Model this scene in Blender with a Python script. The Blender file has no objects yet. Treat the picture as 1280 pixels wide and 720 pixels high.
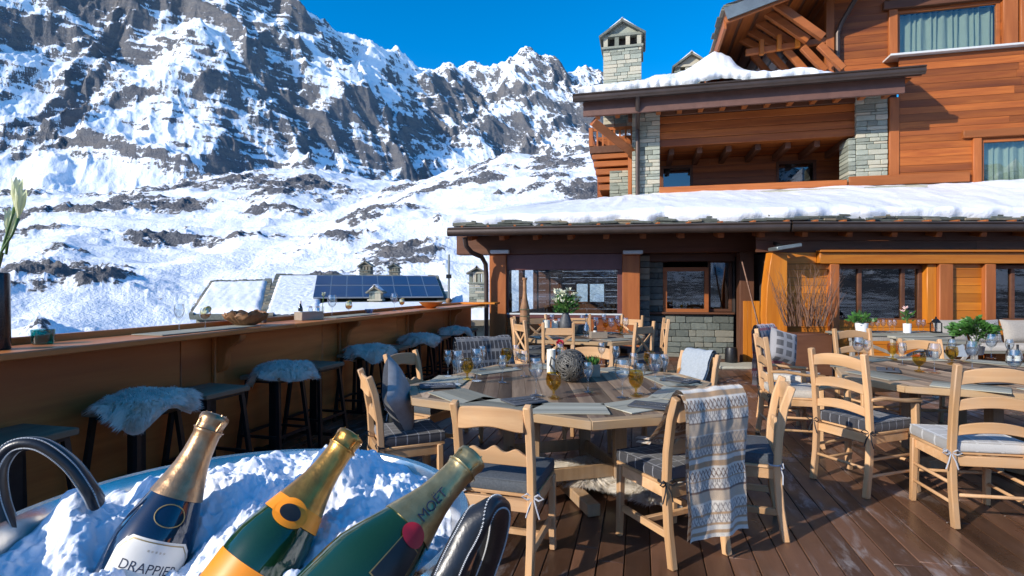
import bpy, bmesh, math, random
import numpy as np
from mathutils import Vector, Matrix, Euler
R = math.radians
random.seed(7)
scene = bpy.context.scene
col = scene.collection
F = 680.0; H = 1.5
def P(px, py, d):
    """photo pixel + distance along the view -> world point"""
    return Vector(((px-640)/F*d, d, H+(360-py)/F*d))
def lerp(a, b, t): return a+(b-a)*t
I4 = Matrix.Identity(4)
def T(x, y, z): return Matrix.Translation((x, y, z))
def RZ(a): return Matrix.Rotation(a, 4, 'Z')
def RX(a): return Matrix.Rotation(a, 4, 'X')
def RY(a): return Matrix.Rotation(a, 4, 'Y')

# ---------------------------------------------------------------- mesh builder
class MB:
    def __init__(s): s.v=[]; s.f=[]; s.t=[]; s.m=[]; s.X=I4; s.mi=0; s.uv=None
    def add(s, verts, faces, tint=None):
        n=len(s.v); X=s.X
        ident = X is I4
        for p in verts:
            s.v.append(tuple(p) if ident else tuple(X @ Vector(p)))
        if tint is None: tint=random.random()
        for f in faces:
            s.f.append(tuple(i+n for i in f)); s.t.append(tint); s.m.append(s.mi)
        return s
    def box(s, x0, x1, y0, y1, z0, z1, tint=None, X=None):
        vs=[(x0,y0,z0),(x1,y0,z0),(x1,y1,z0),(x0,y1,z0),(x0,y0,z1),(x1,y0,z1),(x1,y1,z1),(x0,y1,z1)]
        if X is not None: vs=[X@Vector(p) for p in vs]
        return s.add(vs,[(0,3,2,1),(4,5,6,7),(0,1,5,4),(1,2,6,5),(2,3,7,6),(3,0,4,7)],tint)
    def sweep(s, pts, w, h, side=(1,0,0), tint=None, taper=None):
        """rectangular section: w along side, h along the normal"""
        pts=[Vector(p) for p in pts]; side=Vector(side).normalized(); n=len(pts); vs=[]; fs=[]
        for i,p in enumerate(pts):
            t=(pts[min(i+1,n-1)]-pts[max(i-1,0)]).normalized()
            sd=(side-t*side.dot(t)).normalized(); nn=t.cross(sd)
            k=1 if taper is None else lerp(taper[0],taper[1],i/(n-1))
            for a,b in ((-1,-1),(1,-1),(1,1),(-1,1)):
                vs.append(p+sd*(a*w*k/2)+nn*(b*h*k/2))
        for i in range(n-1):
            for j in range(4):
                a=i*4+j; b=i*4+(j+1)%4
                fs.append((a,b,b+4,a+4))
        fs.append((3,2,1,0)); e=(n-1)*4; fs.append((e,e+1,e+2,e+3))
        return s.add(vs,fs,tint)
    def beam(s, p0, p1, w, h, side=None, tint=None):
        p0=Vector(p0); p1=Vector(p1); t=(p1-p0)
        if side is None:
            side = Vector((0,0,1)).cross(t)
            if side.length<1e-4: side=Vector((1,0,0))
        return s.sweep([p0,p1],w,h,side,tint)
    def tube(s, pts, r, n=8, tint=None, closed=False, flat=1.0, up=(0,0,1)):
        pts=[Vector(p) for p in pts]; N=len(pts); vs=[]; fs=[]
        rr = r if hasattr(r,'__len__') else [r]*N
        up=Vector(up); prev=None
        for i,p in enumerate(pts):
            if closed: t=pts[(i+1)%N]-pts[i-1]
            else: t=pts[min(i+1,N-1)]-pts[max(i-1,0)]
            t.normalize()
            a = prev if prev is not None else (up if abs(t.dot(up))<.95 else Vector((1,0,0)))
            a=(a-t*a.dot(t)).normalized(); prev=a; b=t.cross(a)
            for k in range(n):
                an=2*math.pi*k/n
                vs.append(p+a*(math.cos(an)*rr[i])+b*(math.sin(an)*rr[i]*flat))
        for i in range(N if closed else N-1):
            for k in range(n):
                a0=i*n+k; a1=i*n+(k+1)%n; j=((i+1)%N)*n
                fs.append((a0,a1,j+(k+1)%n,j+k))
        if not closed:
            fs.append(tuple(range(n-1,-1,-1))); fs.append(tuple((N-1)*n+k for k in range(n)))
        return s.add(vs,fs,tint)
    def lathe(s, prof, n=20, c=(0,0,0), tint=None, X=None, caps=True, ridge=0):
        vs=[]; fs=[]; N=len(prof)
        for r,z in prof:
            for k in range(n):
                an=2*math.pi*k/n; q=r*(1+(ridge if k%2 else 0))
                p=Vector((c[0]+q*math.cos(an),c[1]+q*math.sin(an),c[2]+z))
                vs.append(X@p if X is not None else p)
        for i in range(N-1):
            for k in range(n):
                fs.append((i*n+k,i*n+(k+1)%n,(i+1)*n+(k+1)%n,(i+1)*n+k))
        if caps:
            if prof[0][0]>1e-5: fs.append(tuple(range(n-1,-1,-1)))
            if prof[-1][0]>1e-5: fs.append(tuple((N-1)*n+k for k in range(n)))
        return s.add(vs,fs,tint)
    def prism(s, out, z0, z1, X=None, tint=None):
        n=len(out); vs=[Vector((x,y,z0)) for x,y in out]+[Vector((x,y,z1)) for x,y in out]
        if X is not None: vs=[X@p for p in vs]
        fs=[tuple(range(n-1,-1,-1)),tuple(range(n,2*n))]+[(i,(i+1)%n,n+(i+1)%n,n+i) for i in range(n)]
        return s.add(vs,fs,tint)
    def board(s, x0, x1, zt, zb, yf, th, n=14, tint=None):
        """curved rail along x: top zt(u), bottom zb(u), centre yf(u), u in 0..1"""
        vs=[]; fs=[]
        for i in range(n+1):
            u=i/n; x=lerp(x0,x1,u); y=yf(u)
            vs+= [(x,y-th/2,zb(u)),(x,y+th/2,zb(u)),(x,y+th/2,zt(u)),(x,y-th/2,zt(u))]
        for i in range(n):
            for j in range(4):
                a=i*4+j; b=i*4+(j+1)%4; fs.append((a,b,b+4,a+4))
        fs.append((3,2,1,0)); e=n*4; fs.append((e,e+1,e+2,e+3))
        return s.add(vs,fs,tint)
    def grid(s, fn, nu, nv, tint=None, back=None):
        vs=[fn(i/nu,j/nv) for i in range(nu+1) for j in range(nv+1)]
        fs=[]
        for i in range(nu):
            for j in range(nv):
                a=i*(nv+1)+j; fs.append((a,a+nv+1,a+nv+2,a+1))
        return s.add(vs,fs,tint)
    def mesh(s, name, bevel=0, smooth=40, segs=1):
        me=bpy.data.meshes.new(name)
        bm=bmesh.new(); lay=bm.faces.layers.float.new('tint')
        bv=[bm.verts.new(p) for p in s.v]
        for f,t,m in zip(s.f,s.t,s.m):
            try: fc=bm.faces.new([bv[i] for i in f])
            except ValueError: continue
            fc[lay]=t; fc.material_index=m; fc.smooth=True
        bm.normal_update()
        if bevel>0:
            es=[e for e in bm.edges if len(e.link_faces)==2 and e.calc_face_angle(0)>.6]
            bmesh.ops.bevel(bm,geom=es,offset=bevel,segments=segs,affect='EDGES',profile=.6,clamp_overlap=True)
            for fc in bm.faces: fc.smooth=True
        bm.to_mesh(me); bm.free()
        if smooth<180: me.set_sharp_from_angle(angle=R(smooth))
        return me
    def build(s, name, mats, parent=None, frame=None, bevel=0, smooth=40, segs=1):
        me=s.mesh(name,bevel,smooth,segs)
        for m in (mats if isinstance(mats,(list,tuple)) else [mats]): me.materials.append(m)
        return link(name,me,parent,frame)
def link(name, me, parent=None, frame=None):
    o=bpy.data.objects.new(name,me); col.objects.link(o)
    if parent is not None: o.parent=parent
    if frame is not None: o.matrix_local=frame
    return o
def tag(o, label=None, cat=None, group=None, kind=None):
    if label: o['label']=label
    if cat: o['category']=cat
    if group: o['group']=group
    if kind: o['kind']=kind
    return o
def thing(name, label, cat, loc=(0,0,0), rz=0, group=None, mat=None):
    o=bpy.data.objects.new(name,None); col.objects.link(o)
    o.empty_display_size=.1
    if mat is not None: o.matrix_world=mat
    else: o.location=loc; o.rotation_euler=(0,0,rz)
    return tag(o,label,cat,group)
def dup(root, loc, rz, label=None, group=None, sc=None):
    def rec(o,par):
        c=o.copy(); col.objects.link(c)
        if par is not None: c.parent=par
        for ch in list(o.children): rec(ch,c)
        return c
    r=rec(root,None); r.location=loc; r.rotation_euler=(0,0,rz)
    if label: r['label']=label
    if group: r['group']=group
    if sc: r.scale=(sc,sc,sc)
    return r
def face(fx, fy): return math.atan2(-fx, fy)     # rotation that turns local +y to (fx, fy)
# ---------------------------------------------------------------- materials
class NT:
    def __init__(s,name):
        s.m=bpy.data.materials.new(name); s.m.use_nodes=True; s.t=s.m.node_tree; s.t.nodes.clear()
        s.out=s.n('ShaderNodeOutputMaterial')
    def n(s,kind,**kw):
        nd=s.t.nodes.new(kind)
        for k,v in kw.items():
            if k.startswith('i_'):
                nd.inputs[int(k[2:])].default_value=v
            else: setattr(nd,k,v)
        return nd
    def l(s,a,b): s.t.links.new(a,b); return b
    def math(s,op,a,b=None,c=None):
        nd=s.n('ShaderNodeMath',operation=op)
        for i,x in enumerate((a,b,c)):
            if x is None: continue
            if isinstance(x,(int,float)): nd.inputs[i].default_value=x
            else: s.l(x,nd.inputs[i])
        return nd.outputs[0]
    def mix(s,fac,a,b,mode='MIX'):
        nd=s.n('ShaderNodeMix',data_type='RGBA',blend_type=mode)
        for i,x in ((0,fac),(6,a),(7,b)):
            if isinstance(x,(int,float)): nd.inputs[i].default_value=x
            elif isinstance(x,tuple): nd.inputs[i].default_value=(*x,1) if len(x)==3 else x
            else: s.l(x,nd.inputs[i])
        return nd.outputs[2]
    def ramp(s,fac,stops,interp='LINEAR'):
        nd=s.n('ShaderNodeValToRGB'); cr=nd.color_ramp; cr.interpolation=interp
        while len(cr.elements)<len(stops): cr.elements.new(.5)
        for e,(p,c) in zip(cr.elements,stops):
            e.position=p; e.color=(*c,1) if len(c)==3 else c
        s.l(fac,nd.inputs[0]); return nd.outputs[0]
    def coords(s,scale=(1,1,1),kind='Object',tintshift=0,rot=(0,0,0)):
        tc=s.n('ShaderNodeTexCoord'); v=tc.outputs[kind]
        if tintshift:
            at=s.n('ShaderNodeAttribute',attribute_name='tint')
            oi=s.n('ShaderNodeObjectInfo')
            sm=s.math('ADD',s.math('MULTIPLY',at.outputs['Fac'],tintshift),s.math('MULTIPLY',oi.outputs['Random'],tintshift*3.3))
            va=s.n('ShaderNodeVectorMath',operation='ADD'); s.l(v,va.inputs[0]); s.l(sm,va.inputs[1]); v=va.outputs[0]
        mp=s.n('ShaderNodeMapping'); mp.inputs['Scale'].default_value=scale; mp.inputs['Rotation'].default_value=rot
        s.l(v,mp.inputs[0]); return mp.outputs[0]
    def noise(s,vec,scale=1,detail=4,rough=.55,dist=0):
        nd=s.n('ShaderNodeTexNoise'); nd.inputs['Scale'].default_value=scale; nd.inputs['Detail'].default_value=detail
        nd.inputs['Roughness'].default_value=rough; nd.inputs['Distortion'].default_value=dist
        s.l(vec,nd.inputs['Vector']); return nd.outputs['Fac']
    def tintmul(s,colr,amt,rnd=.12):
        at=s.n('ShaderNodeAttribute',attribute_name='tint'); oi=s.n('ShaderNodeObjectInfo')
        k=s.math('ADD',s.math('MULTIPLY',s.math('SUBTRACT',at.outputs['Fac'],.5),amt),
                 s.math('ADD',s.math('MULTIPLY',s.math('SUBTRACT',oi.outputs['Random'],.5),rnd),1.0))
        nd=s.n('ShaderNodeVectorMath',operation='SCALE'); s.l(colr,nd.inputs[0]); s.l(k,nd.inputs['Scale']); return nd.outputs[0]
    def bsdf(s,colr,rough=.5,metal=0,bump=None,bstr=.3,bdist=.01,spec=.5,**kw):
        b=s.n('ShaderNodeBsdfPrincipled')
        for x,i in ((colr,'Base Color'),(rough,'Roughness'),(metal,'Metallic'),(spec,'Specular IOR Level')):
            if isinstance(x,(int,float)): b.inputs[i].default_value=x
            elif isinstance(x,tuple): b.inputs[i].default_value=(*x,1)
            else: s.l(x,b.inputs[i])
        for k,v in kw.items(): b.inputs[k.replace('_',' ')].default_value=v
        if bump is not None:
            bp=s.n('ShaderNodeBump'); bp.inputs['Strength'].default_value=bstr; bp.inputs['Distance'].default_value=bdist
            s.l(bump,bp.inputs['Height']); s.l(bp.outputs[0],b.inputs['Normal'])
        s.l(b.outputs[0],s.out.inputs[0]); return b
def wood(name, c1, c2, axis='x', rough=.55, tint=.35, grain=22, bstr=.25, knots=True, spec=.4, c3=None, weather=0):
    t=NT(name)
    sc={'x':(1.2,grain,grain),'y':(grain,1.2,grain),'z':(grain,grain,1.2)}[axis]
    v=t.coords(sc,tintshift=3.7)
    n1=t.noise(v,1,5,.6,.6); n2=t.noise(v,.22,2,.5,.3)
    f=t.ramp(n1,[(.3,(0,0,0)),(.7,(1,1,1))])
    c=t.mix(f,c1,c2)
    c=t.mix(t.ramp(n2,[(.45,(0,0,0)),(.75,(1,1,1))]),c,c3 or tuple(x*.62 for x in c1))
    if weather:
        v2=t.coords((3,3,3),tintshift=1.3); w=t.ramp(t.noise(v2,1.3,5,.65),[(.45,(0,0,0)),(.7,(1,1,1))])
        c=t.mix(t.math('MULTIPLY',w,weather),c,(.33,.30,.26))
    c=t.tintmul(c,tint)
    t.bsdf(c,rough,0,n1,bstr,.004,spec); return t.m
def plain(name, c, rough=.5, metal=0, c2=None, scale=6, bstr=0, bscale=60, spec=.5, tint=0, bdist=.004, **kw):
    t=NT(name); v=t.coords()
    if c2: cc=t.mix(t.ramp(t.noise(v,scale,4,.6),[(.35,(0,0,0)),(.65,(1,1,1))]),c,c2)
    else: cc=t.mix(0.0,c,c)
    if tint: cc=t.tintmul(cc,tint,tint*.3)
    t.bsdf(cc,rough,metal,t.noise(v,bscale,4) if bstr else None,bstr,bdist,spec,**kw); return t.m
def glassy(name, tr=(.95,.97,.96), rough=.01, k=1.0, ior=1.5, base=.0, edge=None):
    """thin glass: see-through plus Fresnel reflection"""
    t=NT(name); a=t.n('ShaderNodeBsdfTransparent'); a.inputs[0].default_value=(*tr,1)
    g=t.n('ShaderNodeBsdfGlossy'); g.inputs['Roughness'].default_value=rough; g.inputs[0].default_value=(1,1,1,1)
    ge=t.n('ShaderNodeNewGeometry'); dp=t.n('ShaderNodeVectorMath',operation='DOT_PRODUCT')
    t.l(ge.outputs['Normal'],dp.inputs[0]); t.l(ge.outputs['Incoming'],dp.inputs[1])
    q=t.math('POWER',t.math('SUBTRACT',1.0,t.math('ABSOLUTE',dp.outputs['Value'])),5.0)
    f=t.math('MINIMUM',t.math('ADD',t.math('MULTIPLY',q,.9*min(k,1.1)),base+.035*k),1.0)
    if edge:
        fc=t.math('POWER',t.math('SUBTRACT',1.0,t.math('ABSOLUTE',dp.outputs['Value'])),2.5)
        t.l(t.mix(fc,tr,edge),a.inputs[0])
    mx=t.n('ShaderNodeMixShader'); t.l(f,mx.inputs[0]); t.l(a.outputs[0],mx.inputs[1]); t.l(g.outputs[0],mx.inputs[2])
    t.l(mx.outputs[0],t.out.inputs[0]); return t.m
def striped(name, bg, line, dark=None, sx=9, sy=9, w=.1, axes=(0,1), rough=.95):
    t=NT(name); v=t.coords(); sp=t.n('ShaderNodeSeparateXYZ'); t.l(v,sp.inputs[0])
    def lines(ax,s,w,off=0.):
        fr=t.math('FRACT',t.math('ADD',t.math('MULTIPLY',sp.outputs[ax],s),10.5+off)); return t.math('LESS_THAN',fr,w)
    a=lines(axes[0],sx,w); b=lines(axes[1],sy,w)
    c=t.mix(t.math('MULTIPLY',lines(axes[0],sx,.45,.3),.5),bg,dark or tuple(x*.6 for x in bg))
    c=t.mix(t.math('MULTIPLY',t.math('MAXIMUM',a,b),.85),c,line)
    n=t.noise(v,180,3); c=t.mix(t.math('MULTIPLY',n,.4),c,tuple(x*.5 for x in bg))
    t.bsdf(c,rough,0,n,.4,.003,.2,Sheen_Weight=.2); return t.m

PINE1,PINE2=(.55,.30,.135),(.66,.405,.205)
M={}
for ax in 'xyz':
    M['pine_'+ax]=wood('pine_'+ax,PINE1,PINE2,ax,.55,.32,24,.22,c3=(.40,.22,.09),weather=.22)
    M['chalet_'+ax]=wood('chalet_wood_'+ax,(.40,.120,.022),(.25,.062,.012),ax,.5,.62,16,.4,c3=(.15,.040,.011))
    M['orange_'+ax]=wood('oiled_larch_'+ax,(.66,.235,.022),(.52,.16,.014),ax,.45,.4,12,.25,c3=(.40,.11,.010))
    M['brown_'+ax]=wood('brown_beam_'+ax,(.15,.062,.03),(.10,.038,.018),ax,.55,.3,14,.3)
    M['bar_'+ax]=wood('bar_wood_'+ax,(.60,.215,.055),(.44,.14,.034),ax,.42,.35,14,.25,c3=(.28,.08,.02))
    M['post_'+ax]=wood('post_wood_'+ax,(.44,.140,.036),(.33,.092,.022),ax,.5,.2,12,.3,c3=(.25,.08,.02))
M['tabletop']=wood('weathered_tabletop',(.38,.265,.17),(.19,.12,.075),'y',.8,1.4,20,.4,spec=.15,c3=(.09,.06,.045))
M['table_edge']=wood('table_edge_pine',(.50,.33,.17),(.38,.23,.11),'x',.6,.5,18,.3,weather=.3)
M['table_leg']=wood('table_leg_wood',(.36,.23,.12),(.24,.145,.075),'z',.6,.5,18,.3,weather=.35)
M['grey_wood']=wood('grey_placemat_wood',(.40,.375,.29),(.28,.27,.215),'x',.9,.7,26,.35,spec=.08,c3=(.20,.195,.16))
M['grey_wood_y']=wood('grey_trestle_wood',(.40,.36,.30),(.28,.25,.21),'z',.65,.4,26,.35)
M['stool_top']=wood('stool_seat_wood',(.36,.25,.16),(.23,.155,.10),'y',.85,.3,20,.3,spec=.08)
def deckmat():
    t=NT('wet_deck_planks'); v=t.coords((16,1.0,16),tintshift=3.1)
    n1=t.noise(v,1,6,.65,.5); c=t.mix(t.ramp(n1,[(.3,(0,0,0)),(.7,(1,1,1))]),(.075,.036,.019),(.135,.065,.036))
    v2=t.coords((1,.7,1)); w=t.noise(v2,1.1,5,.6)
    c=t.mix(t.ramp(w,[(.42,(0,0,0)),(.62,(.75,.75,.75))]),c,(.165,.078,.043))
    c=t.tintmul(c,1.15)
    # trodden frost and dry scuffs
    v3=t.coords((9,2.2,9)); s=t.noise(v3,1.0,7,.72,.4); m2=t.noise(t.coords((.8,.8,.8)),1,3)
    fs=t.math('MULTIPLY',t.ramp(s,[(.52,(0,0,0)),(.64,(1,1,1))]),t.ramp(m2,[(.47,(0,0,0)),(.60,(1,1,1))]))
    c=t.mix(t.math('MULTIPLY',fs,.38),c,(.52,.48,.45))
    r=t.ramp(w,[(.38,(.24,)*3),(.6,(.62,)*3)])
    t.bsdf(c,r,0,n1,.35,.004,.5); return t.m
M['deck']=deckmat()
def snowmat(name='snow',sc=4,big=1.2):
    t=NT(name); v=t.coords(); n=t.math('ADD',t.noise(v,sc,6,.6),t.math('MULTIPLY',t.noise(v,sc*12,3,.6),.3))
    c=t.mix(t.noise(v,sc*.7,4),(.86,.88,.92),(.80,.83,.88))
    t.bsdf(c,.55,0,n,.6,.06*big/sc*4,.4,Subsurface_Weight=0.0); return t.m
M['snow']=snowmat(); M['bucket_snow']=snowmat('packed_snow',60,.5)
def stonemat(name,a,b,c3):
    t=NT(name); v=t.coords(tintshift=5.); n=t.noise(v,14,6,.65)
    c=t.mix(t.ramp(n,[(.3,(0,0,0)),(.7,(1,1,1))]),a,b)
    at=t.n('ShaderNodeAttribute',attribute_name='tint')
    c=t.mix(t.ramp(at.outputs['Fac'],[(.55,(0,0,0)),(.9,(1,1,1))]),c,c3)
    c=t.tintmul(c,.8); t.bsdf(c,.85,0,n,.6,.02,.3); return t.m
M['stone']=stonemat('green_grey_stone',(.27,.30,.24),(.38,.40,.33),(.36,.33,.25))
M['stone_dark']=stonemat('slate_stone',(.10,.115,.10),(.19,.20,.17),(.20,.17,.12))
M['hatch_stone']=stonemat('shade_painted_stone',(.115,.135,.12),(.19,.205,.175),(.17,.16,.125))  # stone colour darkened to paint in the shade of the hatch recess
M['pillowbeige']=plain('grey_beige_linen',(.40,.36,.31),.95,c2=(.33,.30,.26),scale=60,bstr=.4,bscale=200,spec=.15)
M['mortar']=plain('mortar',(.16,.16,.14),.9,bstr=.5,bscale=40)
M['gutter']=plain('brown_gutter_metal',(.062,.045,.036),.38,.4,(.085,.06,.048),3)
M['fascia']=plain('fascia_paint',(.155,.075,.052),.5,0,(.12,.058,.04),5,.15,30)
M['greymetal']=plain('grey_sheet_metal',(.24,.27,.26),.4,.5,(.18,.2,.2),4)
M['whitemetal']=plain('white_lamp_housing',(.62,.64,.63),.4)
M['black_metal']=plain('black_metal',(.012,.013,.015),.42,.3,(.02,.02,.02),20)
M['pane']=glassy('window_pane',(.80,.84,.84),.008,1.2,1.5,.03)
M['pane_mirror']=glassy('reflective_pane',(.45,.48,.49),.008,1.0,1.5,.055)
M['glass']=glassy('clear_glass',(.97,.985,.98),.02,1.1,1.45,.07,(.36,.38,.38))
M['amber']=glassy('amber_glass',(.90,.76,.36),.015,.9,1.45,.03)
M['teal']=glassy('teal_glass',(.16,.62,.62),.02,1.0,1.45,.05)
M['bluegl']=glassy('blue_glass',(.35,.6,.8),.02,1.0,1.45,.05)
M['interior']=plain('unlit_room_dark',(.035,.026,.022),.8,c2=(.05,.036,.03))  # near-black colour paints in the darkness of unlit rooms and flues
M['curtain']=plain('pale_green_curtain',(.46,.52,.40),.9,c2=(.42,.48,.37),scale=3,bstr=.1)
M['felt']=plain('grey_felt',(.105,.115,.125),.95,c2=(.075,.085,.095),scale=90,bstr=.4,bscale=220,spec=.15)
M['lightfelt']=plain('pale_grey_wool',(.36,.39,.41),.95,c2=(.30,.33,.35),scale=70,bstr=.5,bscale=200,spec=.15)
M['beige']=plain('beige_linen',(.55,.50,.43),.95,c2=(.46,.42,.36),scale=60,bstr=.4,bscale=200,spec=.15)
M['charcoal']=plain('charcoal_velvet',(.022,.023,.026),.8,c2=(.035,.036,.04),scale=40,bstr=.3,bscale=120,spec=.25,Sheen_Weight=.3)
M['plaid']=striped('charcoal_plaid',(.055,.055,.062),(.30,.30,.32),sx=13,sy=13,w=.09)
M['beigeplaid']=striped('beige_snow_pattern',(.42,.40,.37),(.62,.61,.58),sx=7,sy=7,w=.12)
M['darkweave']=striped('dark_patterned_weave',(.05,.05,.055),(.24,.235,.23),sx=22,sy=9,w=.25,axes=(0,2))
M['ribbon']=plain('black_ribbon',(.02,.02,.022),.7)
M['palerib']=plain('pale_ribbon',(.42,.43,.46),.7)
def furmat():
    t=NT('sheepskin_wool'); v=t.coords(); c=t.tintmul(t.mix(t.noise(v,26,4),(.95,.90,.82),(.88,.83,.74)),.2,.06)
    d=t.n('ShaderNodeBsdfDiffuse'); tr=t.n('ShaderNodeBsdfTranslucent'); t.l(c,d.inputs[0]); t.l(c,tr.inputs[0])
    mx=t.n('ShaderNodeMixShader'); mx.inputs[0].default_value=.5; t.l(d.outputs[0],mx.inputs[1]); t.l(tr.outputs[0],mx.inputs[2]); t.l(mx.outputs[0],t.out.inputs[0]); return t.m
M['fur']=furmat()
def budmat():
    t=NT('white_lily_bud'); d=t.n('ShaderNodeBsdfDiffuse'); d.inputs[0].default_value=(.88,.88,.66,1); tr=t.n('ShaderNodeBsdfTranslucent'); tr.inputs[0].default_value=(.85,.88,.55,1)
    mx=t.n('ShaderNodeMixShader'); mx.inputs[0].default_value=.45; t.l(d.outputs[0],mx.inputs[1]); t.l(tr.outputs[0],mx.inputs[2]); t.l(mx.outputs[0],t.out.inputs[0]); return t.m
M['bud']=budmat()
M['leather']=plain('black_leather',(.010,.011,.013),.33,c2=(.016,.017,.02),scale=60,bstr=.35,bscale=190,bdist=.001)
M['thread']=plain('white_thread',(.62,.62,.60),.8)
M['gold']=plain('gold_foil',(.58,.30,.07),.33,.85,(.42,.20,.05),50,.6,90,bdist=.0015)
M['oldgold']=plain('antique_gold_foil',(.55,.42,.20),.34,.85,(.42,.30,.13),50,.6,95,bdist=.0015)
M['copper']=plain('bronze_foil',(.42,.26,.14),.36,.8,(.32,.18,.09),60,.6,95,bdist=.0015)
M['navyglass']=plain('navy_bottle_glass',(.006,.014,.036),.05,0,spec=.7,Coat_Weight=.4)
M['greenglass']=plain('green_bottle_glass',(.008,.036,.011),.05,0,spec=.7,Coat_Weight=.4)
M['cream']=plain('cream_label_paper',(.74,.70,.62),.55,c2=(.70,.66,.58),scale=40)
M['yellowlabel']=plain('orange_label_paper',(.90,.28,.006),.4,c2=(.86,.26,.006),scale=30)
M['blacklabel']=plain('black_label_paper',(.012,.013,.013),.4)
M['red']=plain('red_wax',(.62,.018,.03),.4)
M['ink']=plain('label_ink',(.02,.025,.05),.6)
M['goldink']=plain('gold_ink',(.33,.23,.09),.45,.4)
M['candle']=plain('cream_candle_wax',(.80,.74,.60),.5,c2=(.76,.69,.55),scale=10)
M['white']=plain('white_ceramic',(.80,.80,.79),.3)
M['vase']=plain('dark_grey_vase',(.05,.052,.055),.55,c2=(.08,.082,.085),scale=25,bstr=.3,bscale=70)
M['blackvase']=plain('black_glazed_vase',(.012,.011,.013),.25,c2=(.018,.014,.016),scale=8)
M['rootwood']=wood('teak_root_wood',(.36,.19,.085),(.22,.10,.04),'x',.6,.3,18,.5,c3=(.09,.04,.02))
M['bowlwood']=wood('orange_bowl_wood',(.50,.21,.05),(.38,.14,.03),'x',.45,.3,14,.2)
M['leaf']=plain('green_leaf',(.07,.19,.035),.45,c2=(.035,.11,.02),scale=20,tint=.7)
M['paleleaf']=plain('pale_green_stem',(.13,.22,.06),.45,c2=(.09,.17,.04),scale=20,tint=.4)
M['petal']=plain('white_petal',(.78,.76,.62),.6,c2=(.62,.66,.42),scale=14,tint=.3)
M['pink']=plain('pink_petal',(.70,.42,.40),.6,c2=(.78,.62,.55),scale=20,tint=.4)
M['redpetal']=plain('red_petal',(.50,.02,.045),.5,tint=.4)
M['lemon']=plain('lemon_slice',(.72,.55,.10),.5,c2=(.66,.62,.3),scale=30)
M['drink']=glassy('amber_drink',(.72,.40,.07),.02,.7,1.35,.02)
M['twig']=plain('reddish_twig',(.12,.058,.035),.7,c2=(.20,.11,.07),scale=30,tint=.6)
M['wicker']=plain('dark_wicker',(.045,.042,.036),.4,c2=(.12,.11,.09),scale=25,tint=.8,bstr=.3,bscale=150)
M['tin']=plain('galvanised_tin',(.42,.43,.43),.35,.8,(.34,.35,.35),14)
M['silver']=plain('polished_silver',(.80,.73,.63),.25,1.0,(.66,.59,.50),18,.15,26,bdist=.004)
M['boxwood']=wood('raw_box_wood',(.42,.34,.25),(.33,.26,.18),'x',.65,.3,18,.3)
M['solar']=plain('solar_cell',(.004,.020,.075),.3,c2=(.006,.026,.095),scale=3,spec=.25)
M['alu']=plain('aluminium_frame',(.34,.37,.40),.4,.6)
M['blackbottle']=plain('black_bottle_glass',(.008,.009,.01),.08,spec=.6)
M['napkin']=plain('slate_napkin',(.055,.06,.068),.9,c2=(.075,.08,.09),scale=50,bstr=.4,bscale=200)
M['steel']=plain('cutlery_steel',(.62,.62,.62),.2,1.0)
M['ochre']=striped('nordic_throw',(.45,.42,.42),(.16,.12,.12),sx=9,sy=7,w=.3,axes=(0,2))
def vcolmat():
    t=NT('knitted_blanket'); a=t.n('ShaderNodeAttribute',attribute_name='Col')
    v=t.coords(); n=t.noise(v,260,3); c=t.mix(t.math('MULTIPLY',n,.45),a.outputs['Color'],(.12,.10,.09))
    t.bsdf(c,.95,0,n,.6,.004,.15,Sheen_Weight=.25); return t.m
M['blanket']=vcolmat()
# ---------------------------------------------------------------- mountains
rs=np.random.RandomState(11)
_perm=rs.permutation(4096)
_gx=np.cos(rs.rand(4096)*2*np.pi); 
_ang=rs.rand(4096)*2*np.pi; _gx=np.cos(_ang); _gy=np.sin(_ang)
def gnoise(x,y):
    xi=np.floor(x).astype(np.int64); yi=np.floor(y).astype(np.int64); xf=x-xi; yf=y-yi
    u=xf*xf*xf*(xf*(xf*6-15)+10); v=yf*yf*yf*(yf*(yf*6-15)+10)
    def g(ix,iy,dx,dy):
        h=_perm[(_perm[ix&4095]+iy)&4095]; return _gx[h]*dx+_gy[h]*dy
    a=g(xi,yi,xf,yf); b=g(xi+1,yi,xf-1,yf); c=g(xi,yi+1,xf,yf-1); d=g(xi+1,yi+1,xf-1,yf-1)
    return (a+(b-a)*u)*(1-v)+(c+(d-c)*u)*v
def fbm(x,y,o=5,g=.5):
    s=0;a=1
    for i in range(o): s=s+a*gnoise(x+i*17.3,y-i*9.1); x=x*2.03;y=y*2.03;a*=g
    return s
def ridged(x,y,o=5,g=.55):
    s=0;a=1;w=1
    for i in range(o):
        n=1-np.abs(gnoise(x+i*31.7,y+i*12.9))*2; n=n*n*w; w=np.clip(n*1.6,0,1); s=s+a*n; x=x*2.07;y=y*2.07;a*=g
    return s
def sstep(a,b,x):
    t=np.clip((x-a)/(b-a),0,1); return t*t*(3-2*t)
def Pr(px,py,r): return ((px-640)/F*r, r, H+(360-py)/F*r)
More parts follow.
